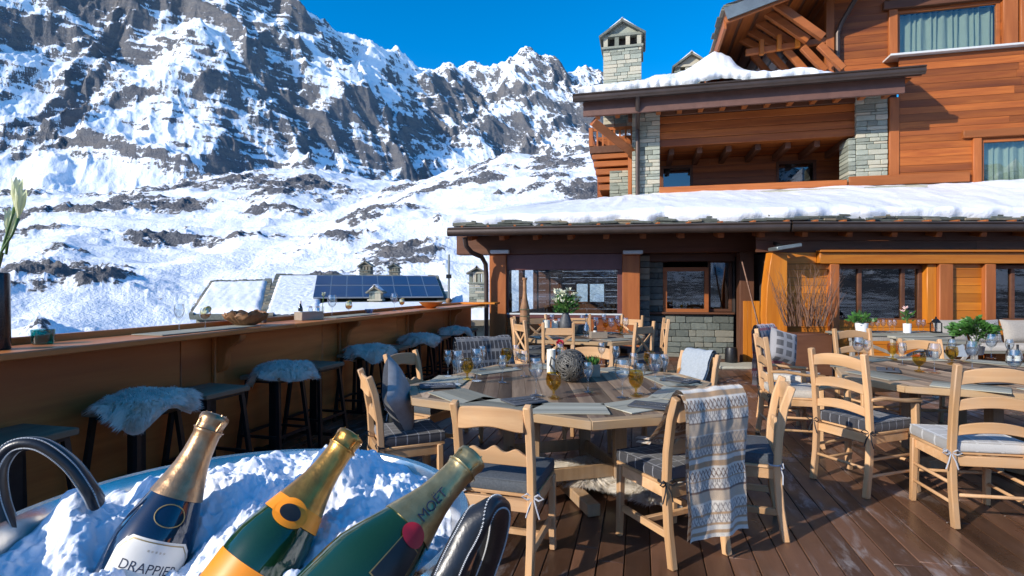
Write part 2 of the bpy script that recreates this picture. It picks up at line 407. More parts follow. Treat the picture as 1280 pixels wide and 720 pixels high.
# ridge polylines: (slope, [(px,py,depth)...])
RIDGES=[
 (1.34,[(-420,-330,1950),(-150,-240,1950),(120,-150,2000),(290,-62,2060)]),
 (1.15,[(290,-62,2060),(368,-4,2150),(402,18,2230),(432,40,2330),(470,54,2430)]),
 (.95,[(470,54,2430),(492,62,2520),(546,76,2750)]),
 (1.35,[(290,-62,2060),(300,10,1800),(285,70,1620),(262,125,1480),(225,165,1370),(170,198,1270)]),
 (1.25,[(300,10,1800),(345,90,1640),(388,168,1490)]),
 (1.3,[(402,18,2230),(424,84,2080)]),
 (1.3,[(120,-150,2000),(70,-20,1730),(20,70,1520),(-50,140,1370)]),
 (.98,[(546,76,2750),(565,72,2950),(600,68,3050),(638,57,3150),(656,46,3200),(672,60,3260),(690,77,3320),(706,78,3350),(726,71,3380),(745,97,3450),(790,140,3500),(900,160,3600),(1100,150,3700)]),
 (1.15,[(656,46,3200),(648,85,2900),(625,120,2650),(604,150,2450),(585,185,2300),(560,215,2150)]),
 (1.25,[(600,68,3050),(560,98,2750),(540,120,2480),(528,165,2280),(515,205,2100)]),
 (1.2,[(690,77,3320),(700,125,2900),(715,165,2600)]),
 (.40,[(-400,268,650),(-120,256,700),(60,244,780),(200,230,830),(272,216,860),(330,209,890),(392,208,930),(450,226,960),(520,226,960),(585,208,900),(640,197,860),(690,193,860),(745,186,840),(900,170,900),(1150,150,1000)]),
 (.40,[(392,208,930),(350,262,640),(300,318,430)]),
 (.36,[(640,197,860),(610,262,560),(560,318,380)]),
 (.34,[(60,244,780),(90,300,470),(60,345,300)]),
]
def terrain_height(x,y):
    wx=x+fbm(x/420,y/420+7,4)*60+fbm(x/95+3,y/95,3)*14
    wy=y+fbm(x/420+50,y/420,4)*60+fbm(x/95,y/95+9,3)*14
    near=sstep(960,1330,y)
    wx=x+(wx-x)*(.25+.75*near); wy=y+(wy-y)*(.25+.75*near)
    base=-16+np.minimum(np.maximum(y-90,0),800)*.05+np.maximum(y-1350,0)*.20
    z=base.copy()
    for slope,pl in RIDGES:
        pts=[Pr(*p) for p in pl]
        best=np.full(x.shape,-1e9)
        for (ax,ay,az),(bx,by,bz) in zip(pts[:-1],pts[1:]):
            dx,dy=bx-ax,by-ay; L2=dx*dx+dy*dy
            t=np.clip(((wx-ax)*dx+(wy-ay)*dy)/L2,0,1)
            d=np.hypot(wx-ax-t*dx,wy-ay-t*dy)
            h=az+t*(bz-az)-slope*(d-45*(1-np.exp(-d/45.))*.35)
            best=np.maximum(best,h)
        k=14.0
        m=np.maximum(z,best); z=m+k*np.log(np.exp((z-m)/k)+np.exp((best-m)/k))-k*.15
    return z,near
def build_terrain():
    px=np.concatenate([np.linspace(-900,-60,70)[:-1],np.linspace(-60,770,690)[:-1],np.linspace(770,2300,110)])
    ta=(px-640)/F
    r=np.concatenate([np.linspace(14,60,24)[:-1],np.linspace(60,380,110)[:-1],np.linspace(380,1020,230)[:-1],np.linspace(1020,2700,480)[:-1],np.linspace(2700,3600,150)[:-1],np.linspace(3600,4600,24)])
    Y,TA=np.meshgrid(r,ta,indexing='ij'); X=TA*Y
    z,near=terrain_height(X,Y)
    # cragginess
    amp=.12+.88*near
    cr=ridged(X/260+fbm(X/300,Y/300,2),Y/260,6,.56)
    z=z+(cr-1.0)*30*near+(ridged(X/520+9,Y/700,3,.5)-1.0)*70*near*sstep(1300,1700,Y)+(ridged(X/70+.35*Y/70+3,Y/110,5,.55)-1.0)*6*near
    # tilted strata: benches and small cliffs
    tilt=.10*X-.02*Y
    lam=30*near+15*(1-near)
    wob=fbm(X/420+11,Y/420,3)*1.0+fbm(X/60+5,Y/60,4)*.22
    ph=(z+tilt*near+.06*X*(1-near))/lam+wob
    fr=ph-np.floor(ph)
    st=(sstep(.12,.62,fr)-fr)*lam
    gate=sstep(-.35,.25,fbm(X/330+23,Y/330+4,4))
    left=sstep(250,-250,X+300)*near
    z=z+st*(.24*near+ .2*(1-near))*np.clip(gate*(.6+.5*near)+left*.4,0,1)
    # near slope: hummocks and outcrops
    nn=(1-near)*sstep(60,220,Y)
    zone=sstep(-.06,.44,fbm((X+.8*Y)/150+9,(Y-.5*X)/80+2,4))
    cliff=np.exp(-((X+320)/230)**2-((Y-770-30*fbm(X/90,Y/900,3))/55)**2)+.8*np.exp(-((X-40)/120)**2-((Y-720)/60)**2)+.8*np.exp(-((X+240)/60)**2-((Y-300)/45)**2)
    zone=np.clip(np.maximum(zone,1.25*cliff*(.55+.6*sstep(-.3,.3,fbm(X/60+3,Y/200,4)))),0,1.1)*sstep(-60,60,700-0*X)
    z=z+nn*(fbm((X+.5*Y)/95,(Y-.5*X)/60,4,.45)*9+zone*(ridged(X/26,Y/20,5,.55)-.7)*3.4+zone*5)
    z=z+fbm(X/9,Y/9,3,.6)*(.30*nn+2.6*near)
    nr,nt=X.shape
    v=np.stack([X,Y,z],-1).reshape(-1,3)
    idx=np.arange(nr*nt).reshape(nr,nt)
    q=np.stack([idx[:-1,:-1],idx[:-1,1:],idx[1:,1:],idx[1:,:-1]],-1).reshape(-1,4)
    # slope at two scales -> rock mask
    dzr=np.gradient(z,axis=0)/np.gradient(Y,axis=0); dxt=np.gradient(X,axis=1); dzt=np.gradient(z,axis=1)/np.maximum(dxt,1e-3)
    dzy=dzr-dzt*TA
    sl=np.hypot(dzt,dzy)
    def blur(a,n):
        for _ in range(n):
            a=(a+np.roll(a,1,0)+np.roll(a,-1,0)+np.roll(a,1,1)+np.roll(a,-1,1))/5
        return a
    def blur2(a,ks):
        for k in ks:
            p=np.pad(a,k,mode='edge'); a=(p[k:-k,k:-k]*2+p[2*k:,k:-k]+p[:-2*k,k:-k]+p[k:-k,2*k:]+p[k:-k,:-2*k])/6
        return a
    s2=blur(sl,2)
    rock=s2
    face=.45*blur(dzt/(sl+.3),3)+1.15*blur2(dzt/(sl+.3),(1,2,4,8,12,16)); sL=blur2(sl,(1,2,4,8,12))
    str1=fbm((X+.5*z)/16,(z-.45*X)/95,4,.6); str2=fbm(X/110+.3*z/110,(z+.1*X)/13+8,4,.6)
    wleft=sstep(-150,-700,X)
    rock=rock*.6+sL*.4*near+(s2*.3-.6*rock+zone*.80)*(1-near)-face*.62*near+(str1*(1-wleft)*.65+str2*(.25+.75*wleft)*.85)*near+fbm(X/260,(Y+.6*z)/260+40,3,.5)*.75*near+fbm(X/33,Y/33+40,5,.6)*(.14+.16*near)
    toe=sstep(330,190,z)*near; rock=rock-toe*1.1
    rock=rock+.42*sstep(1950,2300,Y)*sstep(-480,-330,X)*near-.85*np.exp(-((X+560)/150)**2-((Y-2230)/330)**2)*near
    global _T; _T=(X,Y,z,s2)
    # steep mountain needs a higher threshold than the meadow
    thr=1.86*near+.80*(1-near)
    rv=(rock-thr)
    me=bpy.data.meshes.new('mountainside')
    me.vertices.add(len(v)); me.vertices.foreach_set('co',v.astype(np.float32).ravel())
    me.loops.add(q.size); me.loops.foreach_set('vertex_index',q.astype(np.int32).ravel())
    me.polygons.add(len(q)); me.polygons.foreach_set('loop_start',np.arange(0,q.size,4,dtype=np.int32))
    me.polygons.foreach_set('loop_total',np.full(len(q),4,dtype=np.int32))
    me.update(calc_edges=True)
    a=me.attributes.new('rock','FLOAT','POINT'); a.data.foreach_set('value',rv.astype(np.float32).ravel())
    a=me.attributes.new('far','FLOAT','POINT'); a.data.foreach_set('value',near.astype(np.float32).ravel())
    me.polygons.foreach_set('use_smooth',np.ones(len(q),dtype=bool))
    t=NT('snow_and_rock')
    at=t.n('ShaderNodeAttribute',attribute_name='rock')
    g=t.coords(kind='Object'); 
    n1=t.noise(g,.085,6,.68); n2=t.noise(g,.35,5,.65); n3=t.noise(t.coords((.02,.02,.09),kind='Object'),1,5,.6)
    n4=t.noise(t.coords((.075,.075,.016),kind='Object'),1,5,.62,.4); n5=t.noise(t.coords((.02,.02,.12),kind='Object'),1,4,.6)
    e=t.math('ADD',t.math('ADD',at.outputs['Fac'],t.math('ADD',t.math('MULTIPLY',t.math('SUBTRACT',n4,.5),1.5),t.math('MULTIPLY',t.math('SUBTRACT',n5,.5),1.1))),t.math('ADD',t.math('MULTIPLY',t.math('SUBTRACT',n1,.5),1.2),t.math('MULTIPLY',t.math('SUBTRACT',n2,.5),1.2)))
    fa=t.n('ShaderNodeAttribute',attribute_name='far'); e=t.math('ADD',at.outputs['Fac'],t.math('MULTIPLY',t.math('SUBTRACT',e,at.outputs['Fac']),t.math('ADD',t.math('MULTIPLY',fa.outputs['Fac'],.1),.9)))
    f=t.ramp(e,[(.0,(0,0,0)),(.11,(1,1,1))])
    rc=t.mix(t.ramp(n1,[(.3,(0,0,0)),(.7,(1,1,1))]),(.12,.128,.15),(.235,.235,.24))
    rc=t.mix(t.ramp(n2,[(.42,(0,0,0)),(.62,(.55,.55,.55))]),rc,(.08,.088,.105)); rc=t.mix(t.ramp(n3,[(.4,(0,0,0)),(.7,(.7,.7,.7))]),rc,(.25,.22,.195))
    sc=t.mix(n2,(.88,.90,.93),(.82,.85,.90))
    c=t.mix(f,sc,rc)
    hgt=t.math('MULTIPLY',t.math('ADD',t.math('MULTIPLY',n1,3.0),t.math('MULTIPLY',n2,2.2)),t.math('ADD',t.math('MULTIPLY',f,.8),.2))
    b=t.bsdf(c,.75,0,hgt,.9,3.0,.25)
    me.materials.append(t.m)
    o=link('mountainside',me); tag(o,kind='structure'); return o
M['mountain']=build_terrain().data.materials[0]
def build_rear_range():
    # the far side of the valley, behind the photographer
    an=np.linspace(R(62),R(298),240); r=np.concatenate([np.linspace(40,900,20)[:-1],np.linspace(900,4200,90)])
    Rr,A=np.meshgrid(r,an,indexing='ij'); X=np.sin(A)*Rr; Y=np.cos(A)*Rr
    crest=(520+260*fbm(A*4,A*0+3,4))*sstep(900,3300,Rr)*np.clip((A-R(62))/R(14),0,1)*np.clip((R(298)-A)/R(14),0,1)
    z=-17+crest+(ridged(X/500,Y/500,6)-.9)*110*sstep(1000,2500,Rr)-np.maximum(Rr-3700,0)*.5
    v=np.stack([X,Y,z],-1).reshape(-1,3); nr,nt=X.shape; idx=np.arange(nr*nt).reshape(nr,nt)
    q=np.stack([idx[:-1,:-1],idx[1:,:-1],idx[1:,1:],idx[:-1,1:]],-1).reshape(-1,4)
    me=bpy.data.meshes.new('far_mountains'); me.from_pydata(v.tolist(),[],q.tolist())
    a=me.attributes.new('rock','FLOAT','POINT'); a.data.foreach_set('value',(fbm(X/260,Y/260,5,.6)*.6+.05).astype(np.float32).ravel())
    me.materials.append(M['mountain']); tag(link('far_mountains',me),kind='structure')
build_rear_range()
# ---------------------------------------------------------------- the chalet (frames: lower facade, right wall, upper storeys)
CE=Vector((4.0,11.6,0.0)); CB=T(-CE.x,-CE.y,-CE.z); CBI=CB.inverted()
chalet=thing('wooden_chalet','large orange larch chalet restaurant with stone columns and thick snow on its roofs','chalet',CE)
FLw=T(-.46,11.7,0)@RZ(R(-9)); FRw=T(0,10,0); FUw=T(3.73,13.5,0)@RZ(R(-13.4))
FL,FR,FU=CB@FLw,CB@FRw,CB@FUw
def hit(fr,px,py,b):
    inv=(CBI@fr).inverted(); o=inv@Vector((0,0,H)); d=inv.to_3x3()@Vector(((px-640)/F,1,(360-py)/F))
    t=(b-o.y)/d.y; p=o+d*t; return p.x,p.z
def hx(fr,px,b): return hit(fr,px,360,b)[0]
def hz(fr,px,py,b): return hit(fr,px,py,b)[1]
def boards(mb,x0,x1,z0,z1,y,bh=.2,holes=(),th=.035,maxlen=3.2,jit=.004):
    z=z0
    while z<z1-.01:
        h=min(bh*random.uniform(.92,1.08),z1-z)
        if z1-z-h<.05: h=z1-z
        segs=[(x0,x1)]
        for a,b,c,d in holes:
            if z+h*.5>c and z+h*.5<d:
                ns=[]
                for s,e in segs:
                    if b<=s or a>=e: ns.append((s,e))
                    else:
                        if a>s: ns.append((s,a))
                        if b<e: ns.append((b,e))
                segs=ns
        for s,e in segs:
            p=s
            while p<e-.01:
                q=min(e,p+random.uniform(.5,1)*maxlen)
                if e-q<.3: q=e
                yy=y+random.uniform(-jit,jit)
                mb.box(p+.0015,q-.0015,yy,yy+th,z+.003,z+h-.003)
                p=q
        z+=h
    return mb
def stones(mb,x0,x1,y0,y1,z0,z1,hmin=.06,hmax=.17,lmin=.18,lmax=.5):
    z=z0
    while z<z1-.01:
        h=min(random.uniform(hmin,hmax),z1-z)
        x=x0
        while x<x1-.01:
            l=min(random.uniform(lmin,lmax),x1-x)
            if x1-x-l<.08: l=x1-x
            j=random.uniform(0,.025)
            mb.box(x+.004,x+l-.004,y0-.015+j,y1,z+.004,z+h-.004); x+=l
        z+=h
def slab(mb,quad,th,tint=None):
    a=[Vector(p) for p in quad]; n=(a[1]-a[0]).cross(a[3]-a[0]).normalized()
    if n.z<0: n=-n
    vs=a+[p-n*th for p in a]
    mb.add(vs,[(0,1,2,3),(7,6,5,4),(0,4,5,1),(1,5,6,2),(2,6,7,3),(3,7,4,0)],tint)
def window(fr,x0,x1,z0,z1,y,fw=.06,mat='brown_x',pane='pane_mirror',mull=(),depth=.08,name='window',bars=()):
    m=MB()
    m.box(x0,x1,y,y+depth,z1-fw,z1); m.box(x0,x1,y,y+depth,z0,z0+fw)
    m.box(x0,x0+fw,y,y+depth,z0+fw,z1-fw); m.box(x1-fw,x1,y,y+depth,z0+fw,z1-fw)
    for u in mull:
        xm=lerp(x0,x1,u); m.box(xm-.035,xm+.035,y+.005,y+depth-.005,z0+fw,z1-fw)
    f=m.build(name,M[mat],chalet,fr,bevel=.004)
    g=MB(); g.box(x0+fw*.9,x1-fw*.9,y+depth*.5,y+depth*.5+.012,z0+fw*.9,z1-fw*.9)
    g.build('pane',M[pane],f); return f
# ---- lower left facade -------------------------------------------------------
xp2a,xp2b=hx(FL,778,0),hx(FL,800,0); xj0,xj1=hx(FL,925,0),hx(FL,951,0)
for a,b in ((hx(FL,612,0),hx(FL,633,0)),(xp2a,xp2b)):
    MB().box(a,b,-.03,.3,0,2.22).build('post',M['post_z'],chalet,FL,bevel=.012)
MB().box(-.75,xj1+.1,-.02,.34,2.222,2.80).build('beam',M['brown_x'],chalet,FL,bevel=.01)
# enclosed porch: window wall, interior with openings to the snow outside
x0,x1=hx(FL,633,.1),hx(FL,779,.1)
m=MB(); zt=hz(FL,700,328,.1)
m.box(x0,x1,.05,.17,zt-.16,2.22); m.box(x0,x1,.05,.17,.86,.93); m.box(x0,x0+.05,.05,.17,.93,zt-.16); m.box(x1-.12,x1,.05,.17,.93,zt-.16)
wf=m.build('window_frame',plain('maroon_window_paint',(.145,.052,.045),.45,c2=(.12,.042,.036),scale=6),chalet,FL,bevel=.006)
MB().box(x0+.04,x1-.1,.11,.122,.92,zt-.15).build('pane',M['pane'],wf)
MB().box(x0,x1,.035,.10,.93,.965).build('window_sill',M['whitemetal'],chalet,FL,bevel=.004)
boards(MB(),x0,x1,0,.86,.08,.2).build('panelling',M['chalet_x'],chalet,FL)
D=6.4; kx=.13
m=MB(); m.box(x0-.1,x1+1.6,.2,D,.0,.04); m.build('porch_floor',M['brown_y'],chalet,FL)
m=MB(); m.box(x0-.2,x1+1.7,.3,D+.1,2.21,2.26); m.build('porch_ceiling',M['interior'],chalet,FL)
for yy in (.9,1.9,2.9,3.9,4.9): MB().box(x0+kx*yy,x1+1,yy,yy+.12,2.06,2.208).build('ceiling_beam',M['brown_x'],chalet,FL)
SH=Matrix(((1,kx,0,0),(0,1,0,0),(0,0,1,0),(0,0,0,1)))
m=MB(); m.X=SH; m.box(x0-.12,x0-.04,.3,D,0,.95); m.box(x0-.12,x0-.04,.3,D,1.98,2.2)
for yy in (.35,1.5,2.9,4.4,6.2): m.box(x0-.13,x0-.03,yy,yy+.2,.95,1.98)
m.build('side_window_wall',M['brown_y'],chalet,FL)
m=MB(); xa,xb=hx(FL,719,D),hx(FL,757,D); za,zb=hz(FL,740,379,D),hz(FL,740,353,D)
boards(m,x0-.1,x1+1.6,0,2.2,D,.2,[(xa,xb,za,zb)]); m.build('porch_back_wall',M['brown_x'],chalet,FL)
window(FL,xa,xb,za,zb,D-.04,.05,'brown_x','pane',(.45,))
MB().box(x1+1.5,x1+1.56,2.4,D,0,2.2).build('porch_side_wall',M['interior'],chalet,FL)
MB().box(x1+.1,x1+.16,.3,2.4,0,2.2).build('porch_side_wall',M['interior'],chalet,FL)
# bar hatch
hx0,hx1=xp2b,xj0
m=MB(); stones(m,hx0,hx0+.22,.22,.6,0,2.2,.09,.2,.2,.3); m.build('stone_pier',M['stone_dark'],chalet,FL,bevel=.006)
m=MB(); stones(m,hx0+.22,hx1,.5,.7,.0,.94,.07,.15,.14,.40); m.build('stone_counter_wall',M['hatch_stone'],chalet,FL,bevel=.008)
MB().box(hx0+.2,hx1,.42,.9,.945,.99).build('hatch_counter',M['brown_x'],chalet,FL,bevel=.006)
m=MB(); m.box(hx0+.2,hx1,2.3,2.36,0,2.2); m.box(hx0+.16,hx0+.2,.6,2.3,0,2.2); m.box(hx1,hx1+.05,.6,2.3,0,2.2); m.box(hx0+.2,hx1,.7,2.3,2.21,2.25); m.box(hx0+.2,hx1,.7,2.3,.0,.03)
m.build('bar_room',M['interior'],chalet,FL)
stones(m:=MB(),hx0+.222,hx0+.52,.5,.7,.99,2.2,.1,.18,.2,.3); m.build('stone_jamb',M['stone_dark'],chalet,FL,bevel=.006)
xa,xb=hx(FL,830,.5),hx(FL,886,.5)
window(FL,xa-.02,xb,hz(FL,860,391,.5),hz(FL,860,334,.5),.5,.085,'post_x','pane_mirror')
window(FL,xb+.002,hx1-.01,.995,2.1,.62,.06,'brown_x','pane',())
MB().box(hx0,hx1,.40,.48,2.06,2.22).build('hatch_header',M['brown_x'],chalet,FL,bevel=.006)
MB().box(xj0,xj1-.12,.02,.3,0,2.22).build('door_jamb',M['brown_z'],chalet,FL,bevel=.008)
m=MB()
for k in range(4):
    a=lerp(xj0+.06,xj1-.02,k/4); b=lerp(xj0+.06,xj1-.02,(k+1)/4); m.box(a,b-.004,-.02,.018,.02,1.24)
m.build('jamb_cladding',M['orange_z'],chalet,FL,bevel=.003)  # lower boards; their bright orange paints in the sunlight on the jamb
# ---- lower right wall ----------------------------------------------------------
def X10(px): return (px-640)/68.
def Z10(py): return 1.5+(360-py)/68.
out=[(4.60,0),(4.58,.5),(4.55,1.0),(4.57,1.5),(4.62,1.9),(4.66,2.14),(4.93,2.14),(4.93,0)]
MB().prism(out,0,.24,X=T(0,9.98,0)@RX(R(90))).build('wing_post',M['orange_z'],chalet,FR@T(0,-10,0),bevel=.006)
m=MB(); boards(m,4.93,X10(1021)-.01,1.945,2.155,0,.21); m.build('wall',M['orange_x'],chalet,FR)
w1=(X10(1046),X10(1158),Z10(403),Z10(331)); w2=(X10(1240),X10(1352),Z10(403),Z10(331)); w3=(X10(1420),X10(1530),Z10(403),Z10(331))
m=MB(); boards(m,4.93,14,0,1.94,0,.155,[w1,w2,w3],maxlen=4); m.build('wall',M['orange_x'],chalet,FR)
m=MB(); boards(m,4.5,14,2.16,2.62,.03,.2); m.build('upper_wall',M['brown_x'],chalet,FR)
MB().box(X10(1021),14,-.10,.12,1.945,2.15).build('header_beam',M['orange_x'],chalet,FR,bevel=.01)
MB().box(X10(1021)-.02,14,-.16,.0,2.152,2.19).build('header_cap',M['orange_x'],chalet,FR,bevel=.006)
for a,b in ((1034.5,1046),(1170,1187),(1227,1240),(1352,1366),(1406,1420)):
    MB().box(X10(a),X10(b),-.09,.1,0,1.94).build('post',M['post_z'],chalet,FR,bevel=.01)
for wd in (w1,w2,w3):
    window(FR,wd[0]+.04,wd[1]-.03 if wd is not w1 else wd[1]-.0,wd[2],wd[3],.10,.07,'brown_x','pane_mirror',(.28,.78))
m=MB(); m.box(X10(1158),X10(1170),-.02,.25,.85,1.94); m.build('window_reveal',M['orange_z'],chalet,FR,bevel=.01)
m=MB(); m.box(5,14,3.2,3.25,0,2.2); m.box(5,14,.3,3.2,2.17,2.2); m.box(5,14,.3,3.2,0,.03); m.box(5,5.04,.3,3.2,0,2.2); m.box(14,14.04,.3,3.2,0,2.2)
for x in (6.4,7.9,9.6,11): m.box(x,x+.9,2.6,3.1,.03,1.1)
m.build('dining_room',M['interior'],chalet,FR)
# ---- lower roof -----------------------------------------------------------------
EV=[Vector((-1.22,11.14,2.74)),Vector((4.86,9.64,2.68)),Vector((14.5,9.64,2.68))]
BK=[Vector((1.5,14.1,3.60)),Vector((3.73,13.52,3.70)),Vector((14.5,10.96,3.66))]
def poly(pl,u,brk):
    if u<brk: return pl[0].lerp(pl[1],u/brk)
    return pl[1].lerp(pl[2],(u-brk)/(1-brk))
def roofpt(u,t): return poly(EV,u,.37).lerp(poly(BK,u,.30),t)
from mathutils import noise as _mn
def n2(x,y,o=4):
    s=0.; a=1.
    for i in range(o): s+=a*_mn.noise(Vector((x+i*17.3,y-i*9.1,3.7))); x*=2.03; y*=2.03; a*=.5
    return s
W0=CB
m=MB()
for k in range(3):
    (a,b),(c,d)=(EV[0],EV[1]),(BK[0],BK[1])
def rs_(u,t): return roofpt(u,t)
m.grid(lambda u,v: roofpt(u,v),40,4); m.grid(lambda u,v: roofpt(1-u,v)-Vector((0,0,.1)),40,4)
m.grid(lambda u,v: EV[0].lerp(Vector((-.2,14.4,2.6)),u).lerp(BK[0],v),8,4); 
lr=m.build('lower_roof',M['stone_dark'],chalet,W0)
# ragged slate courses showing under the snow
m=MB()
for lay in range(3):
    u=0.0
    while u<1:
        L=random.uniform(.012,.03); p=roofpt(u,0); q=roofpt(min(1,u+L),0); o=random.uniform(-.06,.05)+.05*lay
        z=.0+.042*lay
        a=p+Vector((0,o,z)); b=q+Vector((0,o,z)); 
        slab(m,[a+Vector((0,0,.05)),b+Vector((0,0,.05+random.uniform(-.012,.012))),b+Vector((0,.6,.21)),a+Vector((0,.6,.21))],.03)
        u+=L*1.01
m.build('slate_course',M['stone_dark'],lr)
def snowcap(fn,nu,nv,thick,lip=.06,seed=0.,edge=.07,under=None,wav=.10):
    """thick rounded blanket over fn(u,t) with an uneven front edge"""
    m=MB()
    def g(u,v):
        # v 0..0.14 : rolled lip, then the top
        off=(.5+.5*n2(u*34+seed,seed,3))*wav
        if v<.16:
            a=v/.16*math.pi*.5; t=lip+off*.25-(edge*.18)*math.sin(a)*0; hgt=thick*math.sin(a)*.9
            p=fn(u,max(0,t-.02*math.sin(a*2)))
        else:
            k=(v-.16)/.84; t=lip+off*.25*(1-k)+k*(1-lip); p=fn(u,min(1,t)); hgt=thick*(.9+.22*n2(u*9+seed,k*2+seed,2)+.1*min(1,k*6))*(1-.35*k)
        return p+Vector((n2(u*40+seed,v*4,2)*.02,n2(u*30,v*6+seed,2)*.05,hgt+n2(u*45+seed,v*5,2)*.022))
    m.grid(g,nu,nv); return m
sn=snowcap(roofpt,300,34,.27,.008,3.3,wav=.2); sn.build('snow_cover',M['snow'],lr,smooth=180)
m=MB(); m.tube([EV[0].lerp(BK[0],k/12)+Vector((.06,.12,.10+.03*n2(k*.7,3,2))) for k in range(13)],[.06]+[.17+.03*n2(k,1,2) for k in range(12)],14); m.build('snow_cover',M['snow'],lr,smooth=180)
m=MB(); A=EV[0]; Bp=BK[0]; Cp=Vector((-.2,14.4,2.6))
m.grid(lambda u,v: A.lerp(Cp,u).lerp(Bp,v)+Vector((.0,.08,.24*min(1,(v+.02)*9)+.03*n2(u*9,v*9))),20,14); m.build('snow_cover',M['snow'],lr,smooth=180)
# gutters, brackets, soffit, rafters
def seg(a,b,o=Vector((0,0,0))): return [a+o,b+o]
m=MB(); gz=Vector((0,-.11,-.11)); prof=[EV[0]+gz+Vector((-.08,0,0)),EV[1]+gz]; prof2=[EV[1]+gz+Vector((.03,0,0)),EV[2]+gz]
for pr in (prof,prof2): m.tube(pr,[.085]*2,12,.4,flat=.8); 
for pr in (prof,prof2): m.tube([p+Vector((0,-.05,.07)) for p in pr],[.022]*2,8,.5)
m.build('gutter',M['gutter'],lr)
m=MB()
for k in range(31):
    u=(k+.4)/31; p=roofpt(u,0); m.box(p.x-.022,p.x+.022,p.y-.16,p.y+.02,p.z-.028,p.z+.012); m.build('gutter_bracket',M['post_y'],lr); m=MB()
m=MB(); 
for a,b,c,d in ((EV[0],EV[1],Vector((5.0,10.95,2.69)),Vector((-.6,11.9,2.69))),(EV[1],EV[2],Vector((14.5,10.1,2.69)),Vector((4.5,10.1,2.69)))):
    slab(m,[a+Vector((0,.05,-.10)),b+Vector((0,.05,-.10)),c+Vector((0,0,.1)),d+Vector((0,0,.1))],.03)
m.build('soffit',M['brown_x'],lr)
for k in range(9):
    u=(k+.5)/9; a=EV[0].lerp(EV[1],u); 
    MB().beam(a+Vector((0,.12,-.20)),a+Vector((.1,.62,-.12)),.11,.13).build('rafter',M['post_y'],lr,bevel=.008)
for k in range(12):
    u=(k+.5)/12; a=EV[1].lerp(EV[2],u)
    MB().beam(a+Vector((0,.12,-.20)),a+Vector((0,.42,-.14)),.11,.13).build('rafter',M['post_y'],lr,bevel=.008)
dp=[P(581,297,11.05),P(583,308,11.1),P(590,316,11.2),P(602,321,11.4),P(607,330,11.5),P(608,345,11.55),P(608,440,11.55)]
MB().tube(dp,.05,10).build('downpipe',M['gutter'],chalet,CB)
for px,py,fr,yy in ((791,315.5,FL,-.10),(625,315,FL,-.10)):
    x,z=hit(fr,px,py,yy); mm=MB(); mm.box(x-.2,x+.2,yy-.08,yy+.05,z-.04,z+.04); mm.build('wall_lamp',M['whitemetal'],chalet,fr,bevel=.012)
x,z=hit(FR,980,309,-.35); mm=MB(); mm.sweep([(x-.22,-.38,z-.04),(x+.22,-.38,z+.03)],.34,.07,(0,1,0)); fl=mm.build('floodlight',M['greymetal'],chalet,FR,bevel=.012)
MB().beam((x,-.35,z),(x,0,z+.1),.05,.05).build('lamp_arm',M['black_metal'],fl)
# ---- upper storeys (frame FU) ---------------------------------------------------
x0c,x1c=hx(FU,790,0),hx(FU,825,0); x2c,x3c=hx(FU,1070,0),hx(FU,1110,0)
zb=3.3; ze=6.0
m=MB(); stones(m,x0c,x1c,0,.6,zb,5.9,.05,.13,.16,.42); m.build('stone_column',M['stone'],chalet,FU,bevel=.008)
m=MB(); stones(m,x2c,x3c,0,.6,zb,6.2,.05,.13,.16,.42); stones(m,x2c-.16,x2c-.002,.0,.6,zb,4.95,.05,.13,.16,.2); m.build('stone_column',M['stone'],chalet,FU,bevel=.008)
m=MB(); boards(m,x1c-.05,x2c+.05,5.02,5.78,.10,.19,th=.26,maxlen=7,jit=.008); m.build('header_beam',M['chalet_x'],chalet,FU,bevel=.008)
MB().box(x0c-.1,x3c+.2,.05,.40,5.785,5.95).build('wall_plate',M['brown_x'],chalet,FU,bevel=.01)
m=MB()
for k in range(12): m.box(x1c-.3,x2c+.5,.37+k*.115,.37+(k+1)*.115-.004,5.05,5.08)
m.build('balcony_ceiling',M['chalet_x'],chalet,FU)
for px in (838,872,907,942,978,1013,1048):
    x=hx(FU,px,.9); MB().box(x-.065,x+.065,.362,1.74,4.88,5.046).build('ceiling_beam',M['brown_y'],chalet,FU,bevel=.01)
wb=1.75
wa=(hx(FU,826,wb),hx(FU,866,wb),hz(FU,845,238,wb),hz(FU,845,207,wb)); wc=(hx(FU,970,wb),hx(FU,1020,wb),hz(FU,995,238,wb),hz(FU,995,201,wb))
m=MB(); boards(m,x0c+.1,x2c+.9,zb,5.05,wb,.17,[wa,wc]); m.build('balcony_back_wall',M['chalet_x'],chalet,FU)
for q in (wa,wc): window(FU,*q,wb-.03,.07,'brown_x','pane_mirror'); 
MB().box(x0c,x2c+.9,wb+.6,wb+.65,zb,5.05).build('room_wall',M['interior'],chalet,FU)
MB().box(x0c,x2c,.0,wb,3.5,3.56).build('balcony_floor',M['brown_x'],chalet,FU)
z0=hz(FU,950,229,-.06)
MB().box(x1c-.02,x2c-.2,-.08,.05,z0-.16,z0).build('balcony_sill',M['post_x'],chalet,FU,bevel=.01)
MB().box(x2c-.17,x3c+1.55,-.10,-.035,z0-.16,z0+.06).build('skirting_board',M['post_x'],chalet,FU,bevel=.01)
m=MB()
for k in range(14):
    x=x1c-.3+k*.42; slab(m,[(x,-.5,3.72),(x+.40,-.5,3.72),(x+.40,.05,3.84),(x,.05,3.84)],.03+random.random()*.02)
m.build('slate_flashing',M['stone'],chalet,FU)
